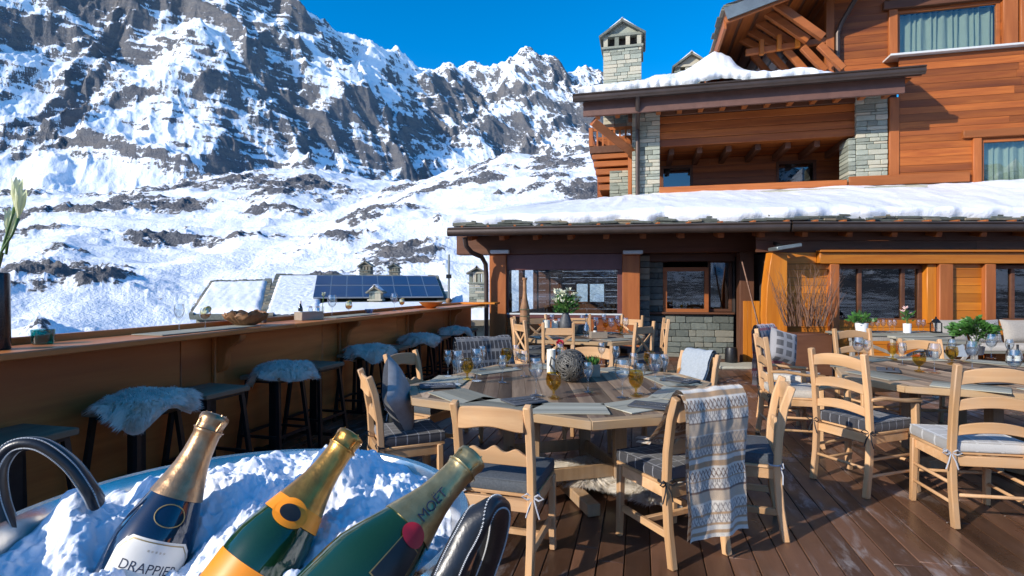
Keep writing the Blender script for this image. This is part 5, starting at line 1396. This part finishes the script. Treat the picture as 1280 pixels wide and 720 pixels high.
# ---------------------------------------------------------------- along the bar counter
CZ=1.171
def cpt(Y,off=-.22): return Vector((-3.2+BA*Y+off,Y,CZ))
v=thing('black_lily_vase','tall black vase with pale lily buds at the near end of the counter','vase',(-2.755,2.90,CZ))
MB().lathe([(.062,0),(.064,.005),(.060,.40),(.056,.41),(.052,.40),(.0005,.37)],26).build('vase_body',M['blackvase'],v)
m=MB(); mp=MB()
for tx,ty,tz,lean in ((.13,0,.86,.0),(.165,-.01,.80,.0),(.05,.03,.70,0),(-.02,-.02,.80,0)):
    m.tube([(0,0,.36),(tx*.25,ty,.52),(tx*.6,ty,tz-.19),(tx*.8,ty,tz-.10)],[.007,.006,.006,.009],7)
    base=Vector((tx*.8,ty,tz-.10))
    for i in range(6):
        a=i*1.047; o=Vector((math.cos(a),math.sin(a),0)); ax=Vector((.12,0,1)).normalized()
        pts=[base,base+ax*.07+o*.018,base+ax*.115+o*.019,base+ax*.155+o*(.026+.011*(i%2))]
        sd=ax.cross(o); w_=(.005,.014,.015,.003)
        vs=[]
        for p_,ww in zip(pts,w_): vs+= [p_-sd*ww,p_+o*.002,p_+sd*ww]
        mp.add(vs,[(0,1,4,3),(1,2,5,4),(3,4,7,6),(4,5,8,7),(6,7,10,9),(7,8,11,10)],random.random())
m.build('stems',M['paleleaf'],v,smooth=180); mp.build('buds',M['bud'],v,smooth=180)
t=thing('teal_tumbler','teal ribbed glass tumbler on the counter beside the black vase','tumbler',(-2.76,3.20,CZ)); MB().lathe([(.046,0),(.05,.006),(.056,.085),(.053,.085),(.047,.012),(.0005,.010)],28,ridge=.03).build('glass',M['teal'],t)
def fancy(loc,label):
    o=thing('cocktail_goblet',label,'cocktail','' and 0 or loc); me=bpy.data.objects.new('goblet',wg); col.objects.link(me); me.parent=o; me.scale=(.95,.95,.8)
    MB().lathe([(.003,.082),(.03,.10),(.038,.125),(.0005,.126)],18).build('drink',M['drink'],o)
    m=MB()
    for k in range(3): X=T(.012*(k-1),.01*k,.145+.008*k)@RX(R(60+20*k))@RY(R(30*k)); m.lathe([(.026,-.002),(.027,0),(.026,.002)],14,X=X)
    m.build('lemon_slices',M['lemon'],o); return o
fancy(cpt(4.28,-.20)+Vector((-.02,0,0)),'stemmed amber cocktail with lemon slices beside the slate placemat on the counter')
put_mesh('wine_glass',wgs,cpt(4.12,-.29),'empty clear wine glass left of the lemon cocktail on the counter','wine glass')
def cmat(Y0,Y1,off,w,label): 
    o=MB().box(-w/2,w/2,0,Y1-Y0,0,.006).build('slate_mat',M['grey_wood']); o.location=cpt(Y0,off)+Vector((0,0,.002)); o.rotation_euler=(0,0,R(-13.24)); tag(o,label,'placemat',gp)
cmat(3.75,4.75,-.2,.26,'long grey slate placemat under the lemon cocktail on the counter'); cmat(5.9,6.9,-.2,.24,'grey slate placemat beyond the wooden box on the counter')
# gnarled root bowl
b=thing('root_bowl','gnarled brown teak root bowl on the counter','bowl',cpt(4.72,-.22))
m=MB()
def rb_(s):
    def f(u,v):
        a=u*2*math.pi; r_=(.06+.125*math.sin(min(v,1)*math.pi/2))*(1+.16*n2(3*math.cos(a)+2,3*math.sin(a),3)+.10*n2(8*math.cos(a),8*math.sin(a)+v*4,3)) - (0 if s>0 else .018)
        z=.115*v*(1+.35*n2(2*math.cos(a)+7,2*math.sin(a)+1,3))+(0 if s>0 else .012)
        return Vector((r_*math.cos(a)*s if False else r_*math.cos(a),r_*math.sin(a)*.8,z))
    return f
m.grid(rb_(1),56,12,tint=.6); m.grid(lambda u,v:rb_(-1)(1-u,v),56,12,tint=.3); m.add([rb_(1)(k/28,0) for k in range(28)],[tuple(range(27,-1,-1))],.5); m.add([rb_(-1)(k/28,0) for k in range(28)],[tuple(range(28))],.5)
m.build('bowl',M['rootwood'],b,smooth=60)
y0=5.62
crate('raw wooden condiment box with bottle and tulip on the counter',cpt(y0,-.22),.26,.13,.085,R(-13+70))
bottle('vinegar_bottle','small black bottle with pale stopper in the counter box',cpt(y0-.06,-.27)+Vector((0,0,.012)),'blackbottle',.62,'cream')
for k in range(2): 
    o=thing('glass_jar',('near','far')[k]+' small glass condiment jar in the counter box','jar',cpt(y0+.02+.07*k,-.215+.03*k)+Vector((0,0,.012)),0,'jars in the counter box'); MB().lathe([(.022,0),(.022,.10),(.018,.11),(.016,.11),(.02,.1),(.02,.006),(.0005,.005)],14).build('glass',M['glass'],o); MB().lathe([(.018,.112),(.018,.128),(.0005,.13)],12).build('lid',M['steel'],o)
o=thing('tulip_stem','single pale tulip standing in a slim glass by the counter box','flower',cpt(y0+.26,-.24)); MB().tube([(0,0,.01),(.006,0,.1),(.02,0,.24)],.004,6).build('stem',M['paleleaf'],o); MB().lathe([(.025,0),(.025,.13),(.023,.13),(.022,.01),(.0005,.008)],14).build('bud_vase',M['glass'],o)
m=MB(); 
for k in range(14):
    a=k*2.4; d=Vector((math.cos(a)*.4,math.sin(a)*.4,1)).normalized(); leafy(m,Vector((.02,0,.235)),Vector((.02,0,.235))+d*.055,.015)
m.build('petals',M['petal'],o)
fancy(cpt(6.35,-.2),'amber lemon cocktail beyond the wooden box on the counter'); fancy(cpt(7.95,-.28),'amber lemon cocktail beside the orange bowl on the counter')
put_mesh('wine_glass',wg,cpt(6.15,-.28),'empty wine glass left of the middle cocktail on the counter','wine glass'); put_mesh('wine_glass',wg,cpt(7.75,-.30),'empty wine glass before the small snow-capped chimney','wine glass')
o=thing('blue_cup','small blue glass cup between the cocktails on the counter','cup',cpt(6.95,-.26)); MB().lathe([(.035,0),(.055,.06),(.052,.06),(.033,.008),(.0005,.007)],18).build('glass',M['bluegl'],o)
o=thing('orange_bowl','glossy orange wooden bowl near the far end of the counter','bowl',cpt(8.9,-.22),.3); m=MB(); m.lathe([(.06,0),(.14,.05),(.19,.10),(.18,.10),(.13,.055),(.0005,.02)],28,X=Matrix.Diagonal((1.05,1.3,1,1))); m.build('bowl',M['bowlwood'],o)
o=thing('little_fern','tiny green herb pot behind the root bowl on the counter','potted plant',cpt(5.15,-.36)); MB().lathe([(.02,0),(.025,.03),(.0005,.028)],12).build('pot',M['vase'],o); m=MB()
for k in range(40):
    a=random.random()*6.28; leafy(m,(0,0,.025),(.03*math.cos(a),.03*math.sin(a),random.uniform(.04,.08)),.007)
m.build('foliage',M['leaf'],o)
# ---------------------------------------------------------------- neighbouring snowy roofs below the terrace
def cabin(name,label,q,wall_z=-7,slate=True,cols=None):
    r=thing(name,label,'house',(sum(p.x for p in q)/4,sum(p.y for p in q)/4,wall_z)); X=T(*(-r.location))
    m=MB(); slab(m,q,.18); m.build('roof',M['stone_dark'],r,X)
    c=sum(q,Vector())/4; inn=[c+(p-c)*.86 for p in q]; lo=[Vector((p.x,p.y,wall_z)) for p in inn]; hi=[p-Vector((0,0,.2)) for p in inn]
    m=MB(); m.add(lo+hi,[(0,1,5,4),(1,2,6,5),(2,3,7,6),(3,0,4,7)]); m.build('wall',M['stone'],r,X); return r,X
def bil(q,u,v): return q[0].lerp(q[1],u).lerp(q[3].lerp(q[2],u),v)
def nrm(q): 
    n=(q[1]-q[0]).cross(q[3]-q[0]).normalized(); return n if n.z>0 else -n
def slates_edge(par,X,q,edge,mat='stone_dark',inset=.3):
    m=MB(); u=0; n=nrm(q)
    while u<1:
        L=random.uniform(.02,.05)
        if edge=='r': a,b,c,d=bil(q,1.0,u),bil(q,1.0,min(1,u+L)),bil(q,.94,min(1,u+L)),bil(q,.94,u)
        elif edge=='l': a,b,c,d=bil(q,0,u),bil(q,0,min(1,u+L)),bil(q,.06,min(1,u+L)),bil(q,.06,u)
        else: a,b,c,d=bil(q,u,1),bil(q,min(1,u+L),1),bil(q,min(1,u+L),.92),bil(q,u,.92)
        o=n*random.uniform(.03,.10); slab(m,[p+o for p in (a,b,c,d)],.05); u+=L
    m.build('slate_course',M[mat],par,X)
q1=[P(236,394,21),P(332,394,20.4),P(340,350,27),P(264,352,28)]
r1,X1=cabin('snowy_cabin','cabin with a smooth snow-covered slate roof left of the solar panels',q1)
m=MB(); n=nrm(q1); m.grid(lambda u,v: bil(q1,.03+.91*u,.03+.90*v)+n*(.16*min(1,min(u,1-u,v,1-v)*14)**.5+.03*n2(u*9,v*9)),40,30); m.build('snow_cover',M['snow'],r1,X1,smooth=180)
for e in 'lrt': slates_edge(r1,X1,q1,e)
q2=[P(326,396,19.5),P(566,392,20.5),P(548,346,28),P(345,344,27)]
r2,X2=cabin('solar_cabin','long cabin roof carrying two rows of blue solar panels',q2)
n=nrm(q2); m=MB()
m.grid(lambda u,v: bil(q2,.02+.27*u,.03+.93*v)+n*(.12*min(1,min(u,1-u,v,1-v)*14)**.5+.05*abs(math.sin(v*44+3*n2(u*4,v*9)))*(.3+.7*u)),40,90); m.build('snow_cover',M['snow'],r2,X2,smooth=180)
m=MB(); m.grid(lambda u,v: bil(q2,.26+.74*u,.0+.22*v)+n*(.14*min(1,min(u,1-u,v,1-v)*9)**.5),40,12); m.build('snow_cover',M['snow'],r2,X2,smooth=180)
for e in 'lrt': slates_edge(r2,X2,q2,e)
for row in range(2):
    for k in range(8):
        u0=.25+.725*k/8; u1=.25+.725*(k+1)/8; v0=.27+.31*row; v1=v0+.30
        c=[bil(q2,u0,v0),bil(q2,u1,v0),bil(q2,u1,v1),bil(q2,u0,v1)]; cc=sum(c,Vector())/4
        f=MB(); slab(f,[cc+(p-cc)*.985+n*.20 for p in c],.05); fr=f.build('solar_panel',M['alu'],r2,X2)
        f=MB(); slab(f,[cc+(p-cc)*.93+n*.206 for p in c],.012); f.build('cell_sheet',M['solar'],fr)
def free_chimney(px0,px1,ytop,ygab,yvent,ybase,d,par,X,snow=True,mat='stone'):
    a=P(px0,ybase,d); b=P(px1,ybase,d); w_=b.x-a.x
    chimney('chimney',par,X,(a.x+b.x)/2,d+w_/2,a.z-1.2,w_,P(0,yvent+ (ybase-yvent)*.45,d).z,P(0,yvent,d).z,P(0,ytop,d).z,snow,mat)
free_chimney(461,476,357,0,366,388,21.5,r2,X2)
cb=thing('rear_cabin','far cabin with two small slate chimneys rising behind the solar roof','house',P(470,352,34)+Vector((0,0,-8))); Xb=T(*(-cb.location))
q3=[P(420,358,31),P(560,356,31),P(540,343,36),P(430,344,36)]; m=MB(); slab(m,q3,.3); m.build('roof',M['snow'],cb,Xb); m=MB(); a=q3[0]; m.box(a.x+.4,q3[1].x-.4,31.5,35.5,-8,a.z-.31); m.build('wall',M['stone'],cb,Xb)
free_chimney(449,463,326,0,333,346,32.5,cb,Xb,False,'stone_dark'); free_chimney(486,498,329,0,335,347,32.5,cb,Xb,False,'stone_dark')
cc=thing('slope_cabin','snowy cabin roof with a square stone chimney left of the corner post','house',P(590,380,24)+Vector((0,0,-6))); Xc=T(*(-cc.location))
q4=[P(548,402,21),P(640,400,21),P(640,366,27),P(566,372,27)]; m=MB(); slab(m,q4,.2); m.build('roof',M['stone_dark'],cc,Xc); m=MB(); n=nrm(q4); m.grid(lambda u,v:bil(q4,.02+.96*u,.02+.96*v)+n*(.2*min(1,min(u,1-u,v,1-v)*9)**.5+.05*n2(u*7,v*7)),30,20); m.build('snow_cover',M['snow'],cc,Xc,smooth=180); m=MB(); m.box(q4[0].x+.6,q4[1].x-.4,21.8,26.5,-6,q4[0].z-.22); m.build('wall',M['stone'],cc,Xc)
free_chimney(586,606,333,0,342,370,22.5,cc,Xc,True)
lp=thing('lamp_post','thin grey lift post with a small ball float left of the corner post','post',P(561,380,17)+Vector((0,0,-5))); Xl=T(*(-lp.location))
MB().tube([P(561,378,17)+Vector((0,0,-5)),P(561,318,17)],.035,8).build('pole',M['greymetal'],lp,Xl); MB().lathe([(.0005,-.1),(.08,-.06),(.1,0),(.08,.06),(.0005,.1)],14,c=P(561,376,17)).build('ball',M['rootwood'],lp,Xl); MB().box(P(559,345,17).x-.03,P(563,345,17).x+.03,16.95,17.05,P(0,348,17).z,P(0,343,17).z).build('clamp',M['black_metal'],lp,Xl)
# ---------------------------------------------------------------- champagne bucket
BC=Vector((-.335,.66,0)); RIMZ=1.215; BR_=.275
bt=thing('pedestal_table','small round pedestal table that carries the champagne bucket','table',(BC.x,BC.y,0))
MB().lathe([(.33,.90),(.34,.91),(.34,.935),(.33,.945)],40).build('table_top',M['boxwood'],bt); MB().lathe([(.22,0),(.21,.02),(.05,.05),(.04,.2),(.04,.86),(.1,.9)],20).build('leg',M['black_metal'],bt)
bu=thing('champagne_bucket','large engraved silver champagne bucket with leather handles, filled with snow','ice bucket',(BC.x,BC.y,.945))
z=RIMZ-.945
m=MB(); m.lathe([(.10,0),(.14,.004),(.15,.012),(.19,.04),(.235,.11),(.262,.19),(.268,z-.02),(.272,z-.012),(.282,z-.008),(.285,z),(.281,z+.007),(.272,z+.006),(.262,z-.012),(.255,.19),(.225,.11),(.0005,.05)],96)
m.build('bowl',M['silver'],bu,smooth=50)
m=MB()   # embossed scroll border inside and outside the rim
for k in range(40):
    a=2*math.pi*k/40
    for rr,sg in ((.2585,-1),(.2715,1)):
        pts=[]
        for i in range(13):
            t=i/12*4.6; q=.016*(1-i/15); aa=a+(q*math.cos(t))/rr; zz=z-.042+q*math.sin(t); pts.append(((rr+sg*.0005)*math.cos(aa),(rr+sg*.0005)*math.sin(aa),zz))
        m.tube(pts,.0022,5)
m.build('scroll_relief',M['silver'],bu,smooth=180)
def strap(pts,w,t,name,n=40):
    pts=[Vector(p) for p in pts]
    # Catmull-Rom
    P_=[]
    for i in range(len(pts)-1):
        p0=pts[max(i-1,0)];p1=pts[i];p2=pts[i+1];p3=pts[min(i+2,len(pts)-1)]
        for k in range(10):
            s=k/10; P_.append(.5*((2*p1)+(p2-p0)*s+(2*p0-5*p1+4*p2-p3)*s*s+(3*p1-p0-3*p2+p3)*s**3))
    P_.append(pts[-1]); return P_
def handle(px_pts,wdir,stitch=True,wa=.0118,wb=.0078):
    pts=strap([Vector(p) for p in px_pts],0,0,'')
    r=MB(); N=len(pts); vs=[]; fs=[]; wd=Vector(wdir).normalized(); n=14
    for i,p in enumerate(pts):
        t=(pts[min(i+1,N-1)]-pts[max(i-1,0)]).normalized(); a=(wd-t*wd.dot(t)).normalized(); b=t.cross(a)
        for k in range(n):
            an=2*math.pi*k/n; vs.append(p+a*(math.cos(an)*wa)+b*(math.sin(an)*wb))
    for i in range(N-1):
        for k in range(n): fs.append((i*n+k,i*n+(k+1)%n,(i+1)*n+(k+1)%n,(i+1)*n+k))
    fs.append(tuple(range(n-1,-1,-1))); fs.append(tuple((N-1)*n+k for k in range(n)))
    r.add(vs,fs,.5); X=T(*(-bu.location)); h=r.build('handle',M['leather'],bu,X,smooth=70)
    if not stitch: return
    s=MB()
    for sgn in (-1,1):
        for i in range(1,N-2):
            for f in (0,.5):
                q=[]
                for g in (f,f+.3):
                    p=pts[i].lerp(pts[i+1],g); t=(pts[i+1]-pts[i]).normalized(); a=(wd-t*wd.dot(t)).normalized(); b=t.cross(a)
                    q.append((p,a,b))
                for side in (-1,1):
                    off=lambda o: o[0]+o[1]*(sgn*wa*.72)+o[2]*(side*wb*.76)
                    s.tube([off(q[0]),off(q[1])],.0009,4)
    s.build('stitching',M['thread'],h)
d=.60
handle([P(14,664,.66),P(0,625,.66),P(-2,585,.66),P(18,558,.665),P(52,556,.67),P(88,580,.675),P(112,612,.68),P(122,630,.69)],(.2,-1,.25),True,.0115,.008)
handle([P(540,765,.49),P(558,724,.495),P(578,682,.505),P(599,645,.515),P(613,634,.527),P(622,642,.545),P(617,676,.565),P(604,716,.58),P(594,750,.585)],(1,.1,.55),True,.0145,.009)
# snow heaped in the bucket
mm=MB()
def snow_f(u,v):
    a=u*2*math.pi; r_=.267*v**.8; x=r_*math.cos(a); y=r_*math.sin(a); X_=BC.x+x; Y_=BC.y+y
    mound=.055*math.exp(-((x+.03)/.11)**2-((y-.13)/.11)**2)+.03*math.exp(-((x-.13)/.08)**2-((y-.10)/.10)**2)+.045*math.exp(-((x+.17)/.08)**2-((y-.03)/.1)**2)
    n=.036*n2(X_*12,Y_*12,2)+.010*n2(X_*30+5,Y_*30,3)+.006*n2(X_*70,Y_*70,3)+.003*n2(X_*190,Y_*190,2)-.035*math.exp(-((x-.0)/.12)**2-((y+.12)/.13)**2)-.03*math.exp(-((x+.13)/.07)**2-((y+.03)/.08)**2)
    edge=min(1,(1-v)*7); zz=RIMZ-.025-.012*math.exp(-((x+.22)/.1)**2)+.03*math.exp(-((x-.13)/.12)**2-((y-.19)/.1)**2)+(mound+n)*(.35+.65*edge)
    return Vector((X_,Y_,zz))
mm.grid(snow_f,420,150,tint=.5)
so_=mm.build('bucket_snow',M['bucket_snow'],None,smooth=180); tag(so_,'heaped white snow packed around the champagne bottles in the bucket','snow'); 
# loose lumps
# ---------------------------------------------------------------- bottles
def text_mesh(body,size):
    cu=bpy.data.curves.new('t','FONT'); cu.body=body; cu.size=size; cu.align_x='CENTER'; cu.align_y='CENTER'; cu.resolution_u=4
    o=bpy.data.objects.new('t',cu); col.objects.link(o); bpy.context.view_layer.update()
    me=bpy.data.meshes.new_from_object(o.evaluated_get(bpy.context.evaluated_depsgraph_get())); bpy.data.objects.remove(o); bpy.data.curves.remove(cu)
    bm=bmesh.new(); bm.from_mesh(me); bmesh.ops.triangulate(bm,faces=bm.faces[:]); vs=[v.co.copy() for v in bm.verts]; fs=[tuple(v.index for v in f.verts) for f in bm.faces]; bm.free(); bpy.data.meshes.remove(me); return vs,fs
PROF=[(.0,.006),(.040,.0),(.0445,.006),(.0445,.150),(.0435,.165),(.0395,.182),(.032,.205),(.0235,.232),(.0175,.255),(.0155,.272),(.0150,.292)]
def rad(z):
    for (r0,z0),(r1,z1) in zip(PROF[1:-1],PROF[2:]):
        if z0<=z<=z1 and z1>z0: return lerp(r0,r1,(z-z0)/(z1-z0))
    return PROF[-1][0]
def wrap(par,body,size,z0,phi0,mat,along=False,off=.0012,name='lettering',sq=1.0):
    vs,fs=text_mesh(body,size); m=MB(); out=[]
    for v in vs:
        if along: zz=z0+v.x; r_=rad(zz)+off; ph=phi0-v.y/r_
        else: zz=z0+v.y; r_=rad(zz)+off; ph=phi0+v.x*sq/r_
        out.append(Vector((r_*math.cos(ph),r_*math.sin(ph),zz)))
    m.add(out,fs,.5); return m.build(name,M[mat],par,smooth=180)
def patch(par,name,z0,z1,p0,p1,mat,off=.0006,n=24,cut=0,nz=10):
    """sheet wrapped on the bottle between heights and angles; cut = chamfer of the corners"""
    m=MB()
    def f(u,v):
        zz=lerp(z0,z1,v); k=0
        if cut: e=min(v,1-v)*(z1-z0); k=max(0,cut-e)/ (rad(zz))
        a=lerp(p0+k,p1-k,u); r_=rad(zz)+off; return Vector((r_*math.cos(a),r_*math.sin(a),zz))
    m.grid(f,n,nz,tint=.5); return m.build(name,M[mat],par,smooth=180)
def champagne(label,tip,body,glassm,foil,L=.315):
    ax=(tip-body).normalized(); base=tip-ax*L; mid=tip-ax*.16
    to=(Vector((0,0,H))-mid); xx=(to-ax*to.dot(ax)).normalized(); yy=ax.cross(xx)
    X=Matrix(((xx.x,yy.x,ax.x,base.x),(xx.y,yy.y,ax.y,base.y),(xx.z,yy.z,ax.z,base.z),(0,0,0,1)))
    r=thing('champagne_bottle',label,'champagne bottle',mat=X,group='champagne bottles in the bucket')
    MB().lathe(PROF,64).build('glass',M[glassm],r,smooth=60)
    m=MB(); fz=.213
    prof=[(rad(z_)+.0012,z_) for z_ in (fz,.22,.235,.25,.265,.28,.29)]+[(.0172,.292),(.0176,.296),(.0160,.299),(.0165,.303),(.0178,.309),(.0172,.314),(.012,.3165),(.0,.317)]
    m.lathe(prof,48); 
    for i,p in enumerate(m.v):       # crinkle the foil
        q=Vector(p); k=1+.010*n2(math.atan2(q.y,q.x)*5+3,q.z*90,2)+(.02*n2(math.atan2(q.y,q.x)*6,q.z*240+9,2) if q.z>.288 else 0); m.v[i]=(q.x*k,q.y*k,q.z)
    fo=m.build('foil',M[foil],r,smooth=70)
    w_=MB()
    for k in range(4):
        a=k*math.pi/2+.5; w_.tube([(.0178*math.cos(a),.0178*math.sin(a),.296),(.0186*math.cos(a+.08),.0186*math.sin(a+.08),.306),(.0135*math.cos(a),.0135*math.sin(a),.3172)],.0009,5)
    w_.tube([(.0180*math.cos(a),.0180*math.sin(a),.2955) for a in [2*math.pi*i/24 for i in range(24)]],.0011,5,closed=True)
    w_.build('wire_cage',M[foil],fo)
    return r
# navy bottle
b1=champagne('navy champagne bottle with bronze foil and cream label, leftmost in the bucket',P(270,519,.71),P(193,676,.655),'navyglass','copper')
patch(b1,'front_label',.092,.169,-.85,1.15,'cream',cut=.012)
lb=patch(b1,'label_border',.0945,.1665,-.79,1.09,'goldink',off=.0008,cut=.012); patch(b1,'label_face',.0957,.1653,-.765,1.065,'cream',off=.0010,cut=.012)
wrap(b1,'DRAPPIER',.0145,.139,.17,'ink')
wrap(b1,'* * * * *',.006,.156,.17,'goldink'); 
for k,(zz,w_) in enumerate(((.122,.5),(.116,.32))): patch(b1,'label_rule',zz,zz+.0012,.17-w_,.17+w_,'ink',off=.0013)
m=MB(); m.tube([((rad(.195+.012*math.sin(t))+.0006)*math.cos(.1+.45*math.cos(t)),(rad(.195+.012*math.sin(t))+.0006)*math.sin(.1+.45*math.cos(t)),.195+.012*math.sin(t)) for t in [2*math.pi*i/36 for i in range(36)]],.0007,5,closed=True); m.build('shoulder_seal',M['goldink'],b1)
# orange label bottle
b2=champagne('green champagne bottle with orange label and gold foil, in the middle of the bucket',P(440,543,.70),P(327,700,.62),'greenglass','gold')
patch(b2,'front_label',.04,.142,-1.5,1.5,'yellowlabel',n=40)
patch(b2,'neck_band',.198,.217,-3.14,3.14,'yellowlabel',off=.0016,n=60)
def oval(par,name,zc,pc,hz_,hp,mat,off,n=36):
    m=MB(); vs=[]
    r0=rad(zc)+off; vs.append(Vector((r0*math.cos(pc),r0*math.sin(pc),zc)))
    for i in range(n):
        a=2*math.pi*i/n; z_=zc+hz_*math.sin(a); p_=pc+hp*math.cos(a); r_=rad(z_)+off; vs.append(Vector((r_*math.cos(p_),r_*math.sin(p_),z_)))
    m.add(vs,[(0,1+i,1+(i+1)%n) for i in range(n)],.5); return m.build(name,M[mat],par,smooth=180)
oval(b2,'neck_medallion',.205,-.15,.0155,.62,'yellowlabel',.0022); oval(b2,'medallion_centre',.205,-.15,.0085,.36,'blacklabel',.0030)
m=MB(); 
def ring(zc,pc,s,n,ph=0,off=.0012): return [((rad(zc+s*math.sin(t+ph))+off)*math.cos(pc+s*math.cos(t+ph)/.0445),(rad(zc)+off)*math.sin(pc+s*math.cos(t+ph)/.0445),zc+s*math.sin(t+ph)) for t in [2*math.pi*i/n for i in range(n)]]
m.tube(ring(.113,-.1,.010,6,math.pi/2),.0005,4,closed=True); m.tube(ring(.113,-.1,.006,4,math.pi/2),.0005,4,closed=True); m.tube([ring(.113,-.1,.010,6,math.pi/2)[0],ring(.113,-.1,.010,6,math.pi/2)[3]],.0005,4)
m.build('label_emblem',M['goldink'],b2)
# green bottle with red seal
b3=champagne('dark green champagne bottle with red seal on its antique gold neck, rightmost in the bucket',P(592,570,.61),P(473,698,.535),'greenglass','oldgold')
wrap(b3,'MOËT',.0145,.243,.15,'ink',along=True,off=.0026)
oval(b3,'red_seal',.209,.30,.0105,.40,'red',.0028)
patch(b3,'shoulder_label',.158,.202,.05,.78,'goldink',off=.0012,n=12); patch(b3,'shoulder_label_face',.1592,.2008,.075,.755,'blacklabel',off=.0018,n=12)
# ---------------------------------------------------------------- light and camera
SUN=Vector((math.cos(R(33)),math.sin(R(33)),0))*math.cos(R(25.5))+Vector((0,0,-math.sin(R(25.5))))
sl=bpy.data.lights.new('sun','SUN'); sl.energy=2.55; sl.angle=R(.53); sl.color=(1.0,.93,.83)
so=bpy.data.objects.new('sun',sl); col.objects.link(so); so.rotation_euler=SUN.to_track_quat('-Z','Y').to_euler()
w=bpy.data.worlds.new('World'); scene.world=w; w.use_nodes=True
nt=w.node_tree; nt.nodes.clear()
sk=nt.nodes.new('ShaderNodeTexSky'); sk.sky_type='NISHITA'; sk.sun_disc=False
sk.sun_elevation=R(25.5); sk.sun_rotation=math.atan2(-SUN.x,-SUN.y); sk.altitude=2000; sk.air_density=.75; sk.dust_density=2.0; sk.ozone_density=2.2
hs=nt.nodes.new('ShaderNodeHueSaturation'); hs.inputs['Saturation'].default_value=1.4; hs.inputs['Hue'].default_value=.495
bg=nt.nodes.new('ShaderNodeBackground'); bg.inputs[1].default_value=.15
wo=nt.nodes.new('ShaderNodeOutputWorld')
nt.links.new(sk.outputs[0],hs.inputs['Color']); nt.links.new(hs.outputs[0],bg.inputs[0]); nt.links.new(bg.outputs[0],wo.inputs[0])
cam=bpy.data.cameras.new('camera'); cam.lens=F/1280*36; cam.sensor_width=36; cam.clip_start=.05; cam.clip_end=12000
co=bpy.data.objects.new('camera',cam); col.objects.link(co); co.location=(0,0,H); co.rotation_euler=(R(90),0,0)
scene.camera=co
vs=scene.view_settings; vs.view_transform='Standard'; vs.look='None'; vs.gamma=1; vs.exposure=1.05; vs.use_curve_mapping=False
scene.cycles.max_bounces=8; scene.cycles.transparent_max_bounces=16; scene.cycles.caustics_reflective=False; scene.cycles.caustics_refractive=False
scene.cycles.use_denoising=True
